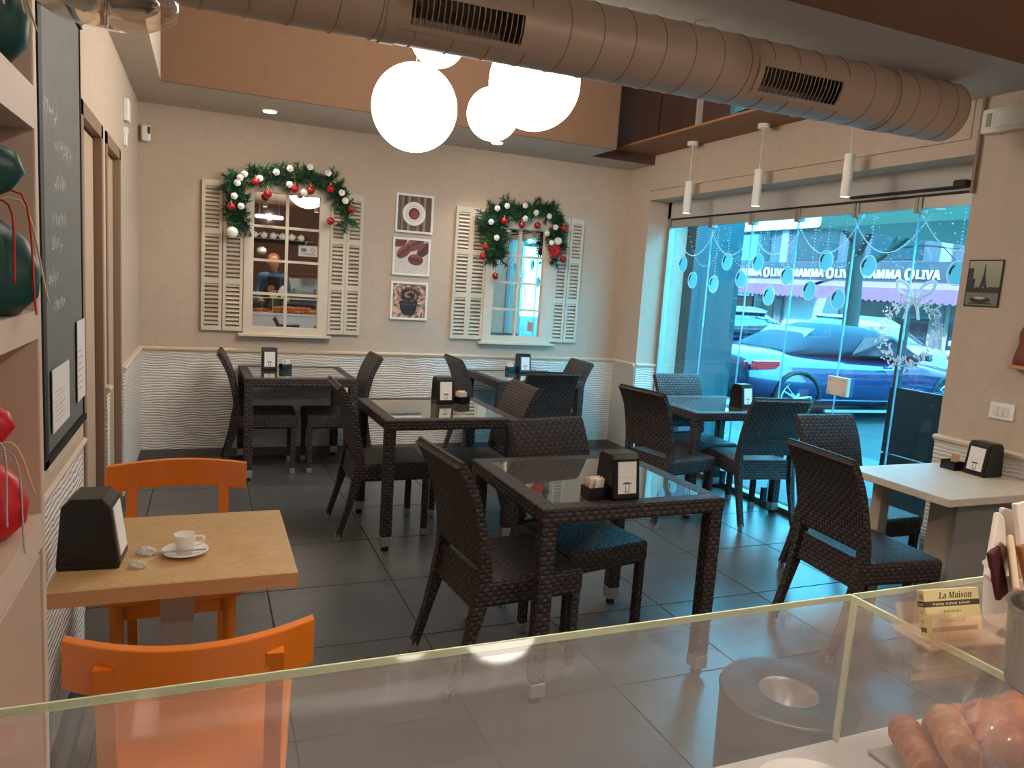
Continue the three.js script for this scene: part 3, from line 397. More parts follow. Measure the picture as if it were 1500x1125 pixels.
function giftBag(name, lab, x, y, z, s, col, ribbon) {
  const t = thing(name, lab, 'gift bag', [x, y, z]);
  const g = lathe([[0, 0], [0.075, 0.002], [0.1, 0.03], [0.102, 0.07], [0.085, 0.115], [0.05, 0.145], [0.026, 0.158], [0.034, 0.168], [0.062, 0.185], [0.078, 0.212], [0.07, 0.24], [0.04, 0.255], [0, 0.257]].map(([a, b]) => [a * s, b * s]), 48), p = g.attributes.position;
  for (let i = 0; i < p.count; i++) { const px = p.getX(i), pz = p.getZ(i), a = Math.atan2(pz, px), yy = p.getY(i) / s, k = 1 + 0.07 * Math.sin(a * 7 + 3 * yy) * Math.min(1, yy * 12) + (yy > 0.165 ? 0.14 * Math.sin(a * 5) : 0) + 0.04 * Math.sin(a * 3 + 1); p.setX(i, px * k); p.setZ(i, pz * k); }
  g.computeVertexNormals(); const bm = satin(col); bm.side = THREE.DoubleSide; mesh('pouch', g, bm, t);
  mesh('tie', new THREE.TorusGeometry(0.029 * s, 0.006, 8, 24).rotateX(Math.PI / 2).translate(0, 0.158 * s, 0), std(ribbon, 0.6), t);
  for (let k = 0; k < 7; k++) { const a = k * 1.1 + 0.2, L = rr(0.06, 0.13); mesh('raffia_strand', tube([[0.028 * s * Math.cos(a), 0.158 * s, 0.028 * s * Math.sin(a)], [0.085 * s * Math.cos(a), 0.15 * s + rr(-0.01, 0.03), 0.085 * s * Math.sin(a)], [0.118 * s * Math.cos(a + 0.2), 0.158 * s - L, 0.118 * s * Math.sin(a + 0.2)]], 0.0013, 14, 5), std(k % 3 ? '#d2b583' : ribbon, 0.7), t); }
  return t;
}
giftBag('gift_bag', 'dark green satin gift bag on the upper shelf board', 0.185, 1.757, 5.12, 0.78, '#0d3f38', '#d2b583');
giftBag('gift_bag', 'dark green satin gift bag with red ribbon on the middle shelf board', 0.185, 1.45, 5.12, 0.84, '#0e4640', '#c0141c');
giftBag('gift_bag', 'bright red gift bag on the lowest open shelf board', 0.175, 1.15, 5.1, 0.72, '#c4101a', '#b0b0b0');
{ // glass pendant over the near left corner
  const t = thing('glass_pendant', 'chrome pendant lamp with a clear glass dome near the shelf', 'lamp', [0.262, 2.61, 4.33]);
  mesh('stem', rod([0, 0, 0], [0, -0.4, 0], 0.012), M.chrome, t); mesh('canopy', cyl(0.06, 0.06, 0.02, 0, -0.01, 0), M.chrome, t);
  mesh('chrome_ring', lathe([[0.03, 0.14], [0.07, 0.1], [0.1, 0.05], [0.11, 0.03], [0.105, 0.02], [0.112, 0.01], [0.108, 0], [0.09, -0.012], [0.02, -0.02], [0, -0.02]], 48).translate(0, -0.53, 0), M.chrome, t);
  mesh('glass_dome', lathe([[0.105, 0.06], [0.135, 0.04], [0.152, 0.0], [0.145, -0.035], [0.11, -0.055], [0.05, -0.064], [0, -0.066]], 56).translate(0, -0.51, 0), phy('#f3e8da', 0.02, { transmission: 0.95, thickness: 0, ior: 1.5, side: THREE.DoubleSide }), t);
  mesh('finial', cyl(0.008, 0.008, 0.05, 0.0, -0.56, 0), M.chrome, t);
}
// ---------- orange chairs and the small wood table ----------
function orangeChair(lab, x, z, turn) {
  const t = thing('orange_chair', lab, 'chair', [x, 0, z], turn, 'orange wooden chairs'); const hy = 0.8;
  const s = new THREE.Shape(); s.moveTo(-0.2, 0.2); s.quadraticCurveTo(0, 0.225, 0.2, 0.2); s.quadraticCurveTo(0.215, 0.19, 0.205, 0.15); s.lineTo(0.175, -0.19); s.quadraticCurveTo(0.17, -0.21, 0.15, -0.21); s.lineTo(-0.15, -0.21); s.quadraticCurveTo(-0.17, -0.21, -0.175, -0.19); s.lineTo(-0.205, 0.15); s.quadraticCurveTo(-0.215, 0.19, -0.2, 0.2);
  mesh('seat', extr(s, 0.016, 0.008).rotateX(Math.PI / 2).translate(0, 0.458, 0), M.orange, t);
  mesh('apron', [bx(-0.165, 0.165, 0.37, 0.434, 0.145, 0.165), bx(-0.145, 0.145, 0.37, 0.434, -0.175, -0.155), ...[-1, 1].map(q => bx(-0.01, 0.01, 0.37, 0.434, -0.16, 0.16).rotateY(q * 0.07).translate(q * 0.162, 0, 0))], M.orange, t);
  for (const q of [-1, 1]) {
    mesh('front_leg', new THREE.CylinderGeometry(0.03, 0.02, 0.434, 4).rotateY(Math.PI / 4).translate(q * 0.17, 0.217, 0.155), M.orange, t);
    mesh('rear_leg', sweepX(band([[-0.235, 0.0], [-0.195, 0.25], [-0.175, 0.44], [-0.195, 0.62], [-0.228, 0.765]], [0.014, 0.018, 0.02, 0.016, 0.012]), 0.034).translate(q * 0.155, 0, 0), M.orange, t);
  }
  // bent back board
  const pts = [], N = 20; for (let i = 0; i <= N; i++) { const u = i / N * 2 - 1; pts.push([u * 0.232, -0.262 + 0.085 * u * u]); }
  const outl = pts.concat(pts.slice().reverse().map(([a, b]) => [a, b + 0.02])); mesh('back_board', extr(outl.map(([a, b]) => [a, -b]), 0.095, 0.003).rotateX(-Math.PI / 2).translate(0, hy - 0.098, 0), M.orange, t);
  return t;
}
orangeChair('orange wooden chair facing the counter behind the small wood table', 0.385, 3.53, 0);
orangeChair('orange wooden chair with bent back rail between wood table and counter', 0.465, 4.53, Math.PI - 0.05);
{ const t = thing('wood_table', 'small pale wood table with square grey post between the orange chairs', 'table', [0.415, 0, 4.07]); mesh('table_top', rb(0.57, 0.042, 0.535, 0.004, 0, 0.729, 0), M.wood, t); mesh('edge_band', [bx(-0.286, 0.286, 0.71, 0.748, 0.2665, 0.269), bx(0.284, 0.2865, 0.71, 0.748, -0.268, 0.268)], M.woodEdge, t); mesh('post', rb(0.085, 0.69, 0.085, 0.004, -0.01, 0.36, 0), M.post, t); mesh('base_plate', rb(0.38, 0.012, 0.38, 0.004, -0.01, 0.006, 0), M.post, t); }
{ const t = thing('fixed_table', 'pale wood table fixed against the pillar wainscot', 'table', [0, 0, 0]); mesh('table_top', rb(0.76, 0.036, 0.56, 0.004, 3.77, 0.732, 3.885), std('#ffffff', 0.4, { map: paleWood }), t); mesh('support_panel', bx(3.57, 4.14, 0, 0.714, 4.06, 4.08), std('#8f8c8a', 0.6, { bumpMap: grainBump, bumpScale: 0.001 }), t); mesh('leg', rb(0.06, 0.714, 0.06, 0.004, 3.56, 0.357, 3.69), std('#b5a590', 0.5), t); mesh('leg', rb(0.05, 0.714, 0.12, 0.004, 3.6, 0.357, 4.0), std('#b5a590', 0.5), t); }
// ---------- napkin dispensers, sugar, cup ----------
const palmTex = canvasTex(128, 160, (c) => { c.fillStyle = '#e9e6e0'; c.fillRect(0, 0, 128, 160); c.fillStyle = '#d9d5ce'; c.fillRect(0, 76, 128, 3); c.strokeStyle = c.fillStyle = '#2b2a29'; c.lineWidth = 4; for (const x of [52, 74]) { c.beginPath(); c.moveTo(x, 146); c.lineTo(x + (x < 60 ? -2 : 4), 112); c.stroke(); for (const a of [-2.8, -2.2, -1.5, -0.9, -0.3]) { c.beginPath(); c.moveTo(x, 112); c.quadraticCurveTo(x + 12 * Math.cos(a), 100, x + 20 * Math.cos(a), 112 + 12 * Math.sin(a) + 6); c.stroke(); } } for (let k = 0; k < 6; k++) c.fillRect(46 + k * 6, 148 - (k % 2) * 3, 3, 7 + (k % 2) * 3); });
const plainNap = std('#e9e5de', 0.85), palmNap = std('#ffffff', 0.85, { map: palmTex });
const dispProfile = [[-0.055, 0], [0.06, 0], [0.062, 0.01], [0.042, 0.145], [0.03, 0.16], [-0.03, 0.16], [-0.045, 0.145], [-0.057, 0.01]];
const sachetCols = ['#c59a72', '#e7ddcf', '#d9c3a5', '#efe9df'];
function sachet(parent, x, y, z, w, h, ry, rx, col) { return mesh('sachet', rb(w, h, 0.006, 0.0025).rotateX(rx).rotateY(ry).translate(x, y, z), std(col, 0.7), parent); }
function dispenser(lab, x, y, z, turn, s = 1, palm = true) {
  const t = thing('napkin_dispenser', lab, 'napkin holder', [x, y, z], turn, 'black napkin dispensers'); t.scale.setScalar(s);
  mesh('housing', sweepX(dispProfile, 0.115, 0.006), M.black, t); const a = Math.atan2(0.018, 0.135);
  mesh('napkin_face', new THREE.BoxGeometry(0.078, 0.115, 0.003).rotateX(-a).translate(0, 0.082, 0.0595), palm ? palmNap : plainNap, t, true); mesh('foot', rb(0.118, 0.012, 0.12, 0.004, 0, 0.006, 0.002), M.black, t); return t;
}
function caddy(lab, x, y, z, turn, n = 6) { const t = thing('sugar_caddy', lab, 'sugar caddy', [x, y, z], turn, 'black sugar caddies'); mesh('tray', [bx(-0.04, 0.04, 0, 0.006, -0.032, 0.032), bx(-0.04, 0.04, 0.006, 0.045, 0.028, 0.032), bx(-0.04, 0.04, 0.006, 0.045, -0.032, -0.028), bx(-0.04, -0.036, 0.006, 0.045, -0.032, 0.032), bx(0.036, 0.04, 0.006, 0.045, -0.032, 0.032)], M.black, t); for (let k = 0; k < n; k++) sachet(t, rr(-0.015, 0.015), 0.046 + rr(0, 0.008), -0.018 + k * 0.036 / n, 0.048, 0.055, rr(-0.5, 0.5), rr(-0.3, 0.3), sachetCols[k % 4]); return t; }
const TY = 0.75;
dispenser('black napkin dispenser with palm-tree print beside a sugar caddy full of sachets', 1.945, TY, 3.85, 0.05, 1.05); caddy('black sugar caddy heaped with brown sachets beside the palm-print dispenser', 1.84, TY, 3.86, 0.1, 8);
dispenser('black napkin dispenser on the table in the middle of the floor', 1.88, TY, 1.76, 0.05); caddy('small black sugar cup with sachets on the middle table', 2.0, TY, 1.80, 0.4, 4);
dispenser('black napkin dispenser on the table under the pastry mirror', 0.93, TY, 0.25, 0.0, 1); caddy('small sugar cup on the table under the pastry mirror', 1.05, TY, 0.28, 0.3, 4);
dispenser('black napkin dispenser on the table under the blue-reflecting mirror', 3.12, TY, 0.17, 0.0, 1); caddy('small sugar cup on the table under the blue-reflecting mirror', 3.01, TY, 0.16, 0, 4);
dispenser('black napkin dispenser on the table against the shop window', 4.13, TY, 1.93, 0.15, 1); single('napkin', [rb(0.1, 0.002, 0.06, 0.0008).rotateY(0.4).translate(4.2, 0.752, 2.08)], M.paper, 'loose white napkin on the window table', 'napkin');
dispenser('black napkin dispenser on the pale wall table', 4.04, TY, 3.85, -1.6, 1); caddy('black sugar caddy with one brown sachet on the pale wall table', 3.98, TY, 3.73, -1.6, 1);
dispenser('large black napkin dispenser on the small wood table by the wall', 0.205, TY, 4.15, 1.5, 1.1, false);
{ const t = thing('saucer', 'white saucer under the espresso cup', 'saucer', [0.425, TY, 4.15]); mesh('dish', lathe([[0, 0], [0.032, 0], [0.036, 0.004], [0.058, 0.012], [0.0605, 0.014], [0.058, 0.016], [0.034, 0.008], [0, 0.006]]), phy('#f1efec', 0.2, { clearcoat: 0.6 }), t); }
{ const t = thing('espresso_cup', 'white espresso cup with handle on the small wood table', 'cup', [0.425, TY + 0.0065, 4.15]); mesh('bowl', lathe([[0, 0], [0.019, 0], [0.021, 0.003], [0.026, 0.03], [0.0285, 0.05], [0.0275, 0.051], [0.0255, 0.049], [0.023, 0.03], [0.018, 0.006], [0, 0.005]]), phy('#f1efec', 0.2, { clearcoat: 0.6 }), t); mesh('handle', tube([[0.026, 0.042, 0], [0.045, 0.04, 0], [0.042, 0.024, 0], [0.024, 0.018, 0]], 0.004, 20, 8), phy('#f1efec', 0.2), t); }
{ const t = thing('teaspoon', 'small steel teaspoon resting on the saucer', 'spoon', [0.425, TY + 0.019, 4.15]); mesh('handle', rod([-0.05, 0.0, 0.025], [0.052, 0.004, 0.034], 0.0022), M.silver, t); mesh('bowl', sph(0.011).scale(1.3, 0.35, 0.8).translate(-0.058, 0.0, 0.024), M.silver, t); }
const flat = 1.7; function crumple(lab, x, z, s) { const g = new THREE.IcosahedronGeometry(1, 2), p = g.attributes.position; for (let i = 0; i < p.count; i++) { const k = 0.55 + 0.6 * N16(p.getX(i) * 1.7 + x, p.getY(i) * 1.9 + p.getZ(i)); p.setXYZ(i, p.getX(i) * k * 0.03 * s, Math.abs(p.getY(i)) * k * 0.014 * flat * s, p.getZ(i) * k * 0.018 * s); } const f = norm(g); f.computeVertexNormals(); single('crumpled_wrapper', f.translate(x, TY + 0.001, z), phy('#f4f4f2', 0.15, { transmission: 0.5, thickness: 0 }), lab, 'wrapper'); }
crumple('crumpled clear wrapper on the wood table close to the cup', 0.33, 4.13, 1); crumple('smaller crumpled clear wrapper on the wood table close to the dispenser', 0.315, 4.22, 0.85);
// ---------- counter with glass display case ----------
const CH = 1.09, CZ = 5.441;
{
  const t = thing('display_counter', 'long pastry counter with a glass display case and pale front', 'counter', [0, 0, 0]);
  mesh('front_panel', [bx(0.29, 3.3, 0.06, 0.82, 5.45, 5.47)], std('#c3c7ca', 0.5), t); mesh('plinth', bx(0.29, 3.3, 0, 0.06, 5.49, 6.0), M.skirt, t); mesh('body', bx(0.29, 3.3, 0.06, 0.82, 5.47, 6.02), std('#b9b3aa', 0.6), t);
  mesh('deck', rb(3.01, 0.03, 0.58, 0.004, 1.795, 0.837, 5.735), std('#d8d5cf', 0.3, { metalness: 0.2 }), t);
  const g = phy('#ffffff', 0.03, { transmission: 0.95, thickness: 0, ior: 1.6, roughness: 0.04 });
  for (const [a, b] of [[0.29, 1.4013], [1.4056, 2.54], [2.544, 3.3]]) {
    const p = mesh('top_pane', bx(a, b, CH - 0.008, CH, CZ, 6.03), g, t);
    mesh('polished_edge', bx(a, b, CH - 0.009, CH + 0.0005, CZ - 0.0025, CZ), M.glassEdge, p);
    const f = mesh('front_pane', bx(a, b, 0.853, CH - 0.008, CZ + 0.005, CZ + 0.011), M.glass, t); mesh('polished_edge', bx(b - 0.004, b, 0.853, CH - 0.009, CZ + 0.003, CZ + 0.013), M.glassEdge, f);
    mesh('side_edge', bx(b - 0.003, b + 0.001, CH - 0.009, CH + 0.0005, CZ, 6.03), M.glassEdge, p);
  }
}
// pastries on trays inside the case
const crust = tex(256, 256, (u, v) => { const n = 0.5 * N16(u, v) + 0.3 * N64(u, v) + 0.2 * N128(u, v); return mix([150, 78, 26], [226, 160, 82], n); }, true, [6, 6]);
const crustM = [phy('#ffffff', 0.42, { map: crust, clearcoat: 0.35, clearcoatRoughness: 0.3 }), phy('#f3d3a4', 0.45, { map: crust, clearcoat: 0.3 }), phy('#e2b48c', 0.45, { map: crust, clearcoat: 0.4 })];
function pastryGeo(kind) {
  const N = 40, K = 16, g = new THREE.CylinderGeometry(1, 1, 1, K, N, false), p = g.attributes.position;
  for (let i = 0; i < p.count; i++) { let x = p.getX(i), y = p.getY(i), z = p.getZ(i); const u = y * 2; let r, X = 0, Y, Z;
    if (kind === 0) { r = 0.034 * Math.pow(Math.max(0.02, 1 - Math.abs(u) ** 2.2), 0.6) * (1 + 0.13 * Math.abs(Math.sin(u * 9))); Y = u * 0.075; Z = 0.03 * u * u; }      // croissant
    else if (kind === 1) { r = 0.025 * Math.pow(Math.max(0.03, 1 - Math.abs(u) ** 5), 0.4) * (1 + 0.07 * Math.sin(u * 26)); Y = u * 0.066; Z = 0; }                        // ridged roll
    else { r = 0.036 * Math.pow(Math.max(0.02, 1 - Math.abs(u) ** 3), 0.55); Y = u * 0.06; Z = 0; }                                                                        // bun
    p.setXYZ(i, x * r + X, Y, z * r * (kind === 2 ? 1.15 : 1) + Z); }
  g.computeVertexNormals(); return metricUV(norm(g.rotateZ(Math.PI / 2)));
}
const pg = [0, 1, 2].map(pastryGeo);
{
  const spots = [];
  for (let i = 0; i < 8; i++) spots.push([1, 1.46 + i * 0.06, 0.882, 5.54 + (i % 2) * 0.006, 1.05 + 0.1 * Math.sin(i * 5)]);
  for (let i = 0; i < 7; i++) spots.push([[1, 2, 0][i % 3], 1.47 + i * 0.075, 0.928, 5.585 + 0.01 * (i % 2), 0.9 + 0.3 * Math.sin(i * 3)]);
  for (let i = 0; i < 7; i++) spots.push([0, 1.47 + i * 0.1, 0.886, 5.715, 0.25 + 0.25 * Math.sin(i * 4)]);
  for (let i = 0; i < 6; i++) spots.push([2, 1.96 + i * 0.085, 0.888, 5.56, 0.8 + 0.3 * Math.sin(i * 7)]);
  for (let i = 0; i < 4; i++) spots.push([1, 1.17 + i * 0.06, 0.88, 5.84, 1.2]);
  const labs = ['golden croissant in the glass case', 'ridged golden pastry roll in the glass case', 'smooth oval glazed bun in the glass case'], names = ['croissant', 'pastry_roll', 'glazed_bun'];
  spots.forEach(([k, x, y, z, a], i) => { const o = shadows(new THREE.Mesh(pg[k], crustM[(k + i) % 3])); o.name = numbered(names[k]); o.position.set(x, y, z); o.rotation.set(0.1 * Math.sin(i), a, 0.06 * Math.cos(i * 2)); scene.add(o); tag(o, labs[k], 'pastry', names[k].replace('_', ' ') + 's in the glass case'); });
  single('serving_tray', [rb(1.02, 0.006, 0.3, 0.0025, 1.93, 0.8555, 5.64)], std('#cfcac2', 0.3, { metalness: 0.6 }), 'flat metal tray under the pastries in the glass case', 'tray');
  single('paper_doily', [lathe([[0, 0], [0.085, 0], [0.09, 0.004], [0.088, 0.006], [0, 0.003]], 32).translate(1.26, 0.8525, 5.555)], M.paper, 'white scalloped paper doily on the deck of the glass case', 'doily');
}
{ // card holder
  const cardTex = canvasTex(340, 210, (c) => { c.fillStyle = '#e2d59c'; c.fillRect(0, 0, 340, 210); c.fillStyle = '#1d1a14'; c.font = 'italic bold 40px serif'; c.fillText('La Maison', 88, 42); c.fillStyle = '#4a4234'; c.fillRect(0, 52, 340, 26); c.fillStyle = '#e8dfc0'; for (let k = 0; k < 26; k++) if (k % 9 !== 8) c.fillRect(50 + k * 9, 60 + (k * 5) % 4, 5, 9); c.fillStyle = '#8b8058'; c.font = 'bold 22px sans-serif'; for (let k = 0; k < 12; k++) c.fillRect(112 + k * 9, 96, 5, 12); c.fillText('17.50 alle 21.00', 80, 152); c.fillStyle = '#7a7050'; c.fillRect(30, 172, 280, 22); });
  const t = thing('card_holder', 'clear plastic holder with yellow business cards on the glass counter', 'card holder', [1.427, CH, 5.5805], -0.12), cl = phy('#fff6ee', 0.12, { transmission: 0.82, thickness: 0 });
  mesh('holder', [rb(0.135, 0.004, 0.07, 0.0015, 0, 0.002, 0.004), extr([[-0.052, 0], [0.052, 0], [0.07, 0.042], [-0.046, 0.042], [-0.056, 0.05], [-0.072, 0.05]], 0.002).rotateX(0.3).translate(0, 0.004, 0.024), extr([[-0.06, 0], [0.06, 0], [0.066, 0.034], [-0.066, 0.034]], 0.002).rotateX(-0.3).translate(0, 0.004, -0.02)], cl, t);
  const st = mesh('card_stack', new THREE.BoxGeometry(0.094, 0.06, 0.012).rotateX(-0.32).translate(-0.004, 0.036, 0.004), std('#ffffff', 0.6, { map: cardTex }), t, true);
}
{ // buckets of sachets
  const bk = (name, lab, x, z, r, h, m, logo) => { const t = thing(name, lab, 'bucket', [x, CH, z]); mm(t, r, h, m); if (logo) { const l = canvasTex(128, 128, (c) => { c.fillStyle = '#ece7e0'; c.fillRect(0, 0, 128, 128); c.strokeStyle = '#33302d'; c.lineWidth = 7; c.beginPath(); c.arc(64, 64, 50, 0, 7); c.stroke(); c.beginPath(); c.arc(64, 64, 32, 0.6, 4.4); c.stroke(); c.fillStyle = '#33302d'; for (const [a, b] of [[52, 58], [74, 52], [68, 76]]) { c.beginPath(); c.arc(a, b, 9, 0, 7); c.fill(); } });
      mesh('emblem', new THREE.CylinderGeometry(r * 1.03, r * 0.95, 0.03, 16, 1, true, -0.75, 0.75).translate(0, h * 0.66, 0), new THREE.MeshStandardMaterial({ map: l, roughness: 0.5, side: THREE.DoubleSide }), t, true); } return t; };
  function mm(t, r, h, m) { mesh('pail', lathe([[0, 0.002], [r * 0.84, 0], [r * 0.86, 0.004], [r, h - 0.003], [r + 0.003, h], [r + 0.001, h + 0.002], [r - 0.003, h - 0.001], [r * 0.83, 0.008], [0, 0.008]], 40), m, t); }
  bk('paper_bucket', 'small white pail with a round emblem holding sugar sachets on the counter', 1.5676, 5.5859, 0.05, 0.08, std('#e4ddd4', 0.5), true);
  const gal = bk('metal_bucket', 'galvanised metal pail holding brown sugar sachets on the counter', 1.4177, 5.7253, 0.056, 0.1, std('#b5b3ae', 0.38, { metalness: 0.85, bumpMap: grainBump, bumpScale: 0.002 }));
  mesh('seam', rod([-0.0445, 0.003, 0.0], [-0.053, 0.094, 0.0], 0.002), M.silver, gal);
  const sach = (lab, x, y, z, w, h, rz, ry, col) => { const g = rb(w * 1.15, h * 1.15, 0.008, 0.003); single('sugar_sachet', g.rotateX(-0.25).rotateZ(rz).rotateY(ry).translate(x, y, z), std(col, 0.65), lab, 'sachet', 'sachets in the counter pails'); };
  const A = 'white sugar sachet sticking out of the white pail', B = 'brown sugar sachet in the galvanised pail', C2 = 'dark red sachet in the white pail';
  sach(C2, 1.4989, CH + 0.0870, 5.5912, 0.03, 0.06, 0.15, 0.3, '#4b1420'); sach(A, 1.5182, CH + 0.1120, 5.5751, 0.045, 0.085, -0.55, 0.1, '#efe6dc'); sach(A, 1.5504, CH + 0.1170, 5.5698, 0.045, 0.085, -0.25, -0.2, '#ece2d8'); sach(A, 1.5611, CH + 0.1320, 5.5859, 0.045, 0.09, 0.02, 0.1, '#f2e9e0'); sach(A, 1.5128, CH + 0.0970, 5.602, 0.04, 0.07, -0.7, 0.5, '#e8cfae');
  sach(B, 1.3677, CH + 0.1180, 5.7253, 0.04, 0.075, -0.1, 0.3, '#a9743a'); sach(B, 1.3967, CH + 0.1350, 5.7093, 0.045, 0.08, 0.2, -0.2, '#9c6731'); sach(B, 1.4074, CH + 0.1200, 5.7414, 0.045, 0.075, -0.3, 0.1, '#b98a52'); sach(B, 1.3752, CH + 0.1050, 5.7522, 0.05, 0.06, 0.1, 0.0, '#b0803f');
}
{ // round bin in front of the counter, seen through the glass
  const t = thing('waste_bin', 'round black bin with a steel funnel top in front of the counter', 'bin', [1.62, 0, 5.13]);
  mesh('barrel', lathe([[0, 0], [0.12, 0], [0.125, 0.01], [0.14, 0.7], [0.143, 0.71], [0.138, 0.72], [0.06, 0.715]], 48), std('#1c1b1b', 0.35), t); mesh('funnel', lathe([[0.061, 0.716], [0.056, 0.71], [0.04, 0.67], [0.02, 0.63], [0, 0.63]], 40), M.silver, t);
}
// ---------- the street outside ----------
const asphalt = tex(256, 256, (u, v) => { const n = 0.4 * N16(u, v) + 0.6 * N128(u, v), b = 96 + 50 * (n - 0.5); return [b, b, b * 1.02]; }, true, [0.7, 0.7]);
struct('pavement', bx(4.6, 6.9, -0.2, -0.03, -30, 25), std('#b9bcc0', 0.7, { map: asphalt })); struct('road', bx(6.9, 40, -0.3, -0.13, -45, 30), std('#8f9296', 0.85, { map: asphalt }));
struct('building_upper', [bx(-3, 4.62, 4.0, 11.5, -30, 25)], std('#9a8f84', 0.9)); struct('building_front', [bx(4.3, 4.62, -0.2, 4.0, -30, -0.2), bx(4.3, 4.62, -0.2, 4.0, 8.2, 25)], std('#8f877e', 0.9));
single('stone_pier', [bx(4.62, 5.15, -0.03, 3.9, -0.1, 0.52)], std('#2b525c', 0.7, { map: plasterTex, bumpMap: grainBump, bumpScale: 0.004 }), 'dark blue-green stone pier just outside the shop window', 'pier');
{ // terrace screen and parasol
  const t = thing('terrace_screen', 'dark terrace windbreak with posts and solid lower panels outside', 'screen', [5.25, -0.03, 0]), m = std('#1c2a30', 0.45);
  mesh('lower_panel', rb(0.05, 0.5, 1.6, 0.006, 0, 0.74, 3.06), m, t); mesh('lower_panel', rb(0.05, 0.46, 1.6, 0.006, 0.0, 0.25, 3.06), m, t);
  for (const z of [2.3, 2.72, 3.4]) mesh('post', rb(0.045, 1.5, 0.045, 0.005, 0, 0.75, z), m, t); mesh('glass_panel', bx(-0.004, 0.004, 1.0, 1.46, 2.3, 3.4), M.glass, t); mesh('base_rail', rb(0.12, 0.04, 1.7, 0.005, 0, 0.02, 3.06), std('#a9b3b6', 0.4), t);
  const p = thing('parasol', 'pale blue-green terrace parasol canopy outside above the screen', 'parasol', [6.6, -0.03, 3.2]), cm = new THREE.MeshStandardMaterial({ color: '#8fb8b2', roughness: 0.8, side: THREE.DoubleSide });
  const g = new THREE.ConeGeometry(2.25, 0.55, 4, 1, true).rotateY(Math.PI / 4).translate(0, 2.7, 0); mesh('canopy', g, cm, p); const v = 2.25 * Math.SQRT1_2; mesh('valance', [bx(-v - 0.005, -v + 0.005, 2.17, 2.43, -v, v), bx(v - 0.005, v + 0.005, 2.17, 2.43, -v, v), bx(-v, v, 2.17, 2.43, -v - 0.005, -v + 0.005), bx(-v, v, 2.17, 2.43, v - 0.005, v + 0.005)], cm, p); mesh('pole', rod([0, 0, 0], [0, 2.9, 0], 0.03), M.silver, p); mesh('base', rb(0.6, 0.06, 0.6, 0.02, 0, 0.03, 0), M.grout, p);
}
// opposite building with shops
{
  const X = 18, b = thing('shop_building', 'long building across the street with repeated shop signs and purple awnings', 'building', [X, -0.13, -9]), wm = std('#b9b3ae', 0.85, { map: plasterTex }), gm = phy('#243441', 0.08, { clearcoat: 1 }), dm = std('#3b3d45', 0.6);
  mesh('wall', bx(0, 3, 0, 7.4, -26, 22), wm, b); mesh('cornice', bx(-0.25, 0, 4.0, 5.6, -26, 22), std('#d8d4d0', 0.8), b); mesh('sign_band', bx(-0.12, 0, 2.15, 2.95, -26, 22), std('#3a3a44', 0.6), b);
  mesh('upper_band', bx(-0.06, 0, 2.95, 4.0, -26, 22), std('#4c4e5a', 0.6), b);
  for (let k = 0; k < 16; k++) { const z = -24 + k * 2.9; if (k % 4 === 3) mesh('roller_shutter', bx(-0.05, 0, 0.0, 1.9, z, z + 2.2), std('#a6a9b0', 0.5), b); else { const w = mesh('shop_window', bx(-0.04, 0, 0.3, 1.95, z, z + 2.3), gm, b); mesh('mullion', bx(-0.06, -0.04, 0.3, 1.95, z + 1.1, z + 1.16), dm, w); }
    if (k % 5 === 1) mesh('red_banner', bx(-0.08, -0.05, 0.3, 1.8, z + 0.2, z + 1.3), std('#a5272c', 0.6), b);
    mesh('upper_window', bx(-0.08, -0.05, 3.02, 3.9, z + 0.2, z + 1.9), gm, b); mesh('pillar', bx(-0.1, 0, 0, 2.15, z - 0.45, z - 0.15), std('#6c6f7c', 0.7), b); mesh('upper_pillar', bx(-0.12, 0, 2.95, 4.0, z - 0.45, z - 0.15), std('#8d8f9b', 0.7), b);
    mesh('window', bx(-0.03, 0, 6.3, 7.2, z + 0.5, z + 1.6), gm, b); mesh('balcony_rail', bx(-0.27, -0.24, 5.6, 6.2, z, z + 2.4), std('#6a6d74', 0.5), b); }
  for (let s = 0; s < 8; s++) { const z0 = -25 + s * 5.8, z1 = z0 + 5.4, pts = [], n = 27; pts.push([z0, 0.32]); for (let k = 0; k <= n * 4; k++) { const u = k / (n * 4); pts.push([z0 + (z1 - z0) * u, 0.06 * Math.abs(Math.sin(u * n * Math.PI)) * -1]); } pts.push([z1, 0.32]);
    const g = extr(pts, 0.02).rotateY(-Math.PI / 2).translate(-0.75, 1.9, 0); const aw = mesh('awning', [g, extr([[-0.76, 2.2], [0, 2.42], [0, 2.44], [-0.76, 2.22]], z1 - z0).translate(0, 0, z0)], std('#8a5378', 0.8), b); }
  const font = await new FontLoader().loadAsync('fonts/droid/droid_sans_bold.typeface.json'), tg = norm(new TextGeometry('MAMMA', { font, size: 0.24, depth: 0.03, curveSegments: 4 })); const og = norm(new TextGeometry('O', { font, size: 0.32, depth: 0.03, curveSegments: 6 })), lg = norm(new TextGeometry('LIVA', { font, size: 0.24, depth: 0.03, curveSegments: 4 })); for (const g of [tg, og, lg]) g.computeBoundingBox(); const wM = tg.boundingBox.max.x, wO = og.boundingBox.max.x;
  for (let s = 0; s < 15; s++) { const z = -20 + s * 2.75; const g = mesh('sign_lettering', [tg.clone(), og.clone().translate(wM + 0.08, -0.04, 0), lg.clone().translate(wM + wO + 0.12, 0, 0)], std('#e9edf0', 0.5), b, true); g.geometry.rotateY(-Math.PI / 2); g.position.set(-0.13, 2.5, z); }
}
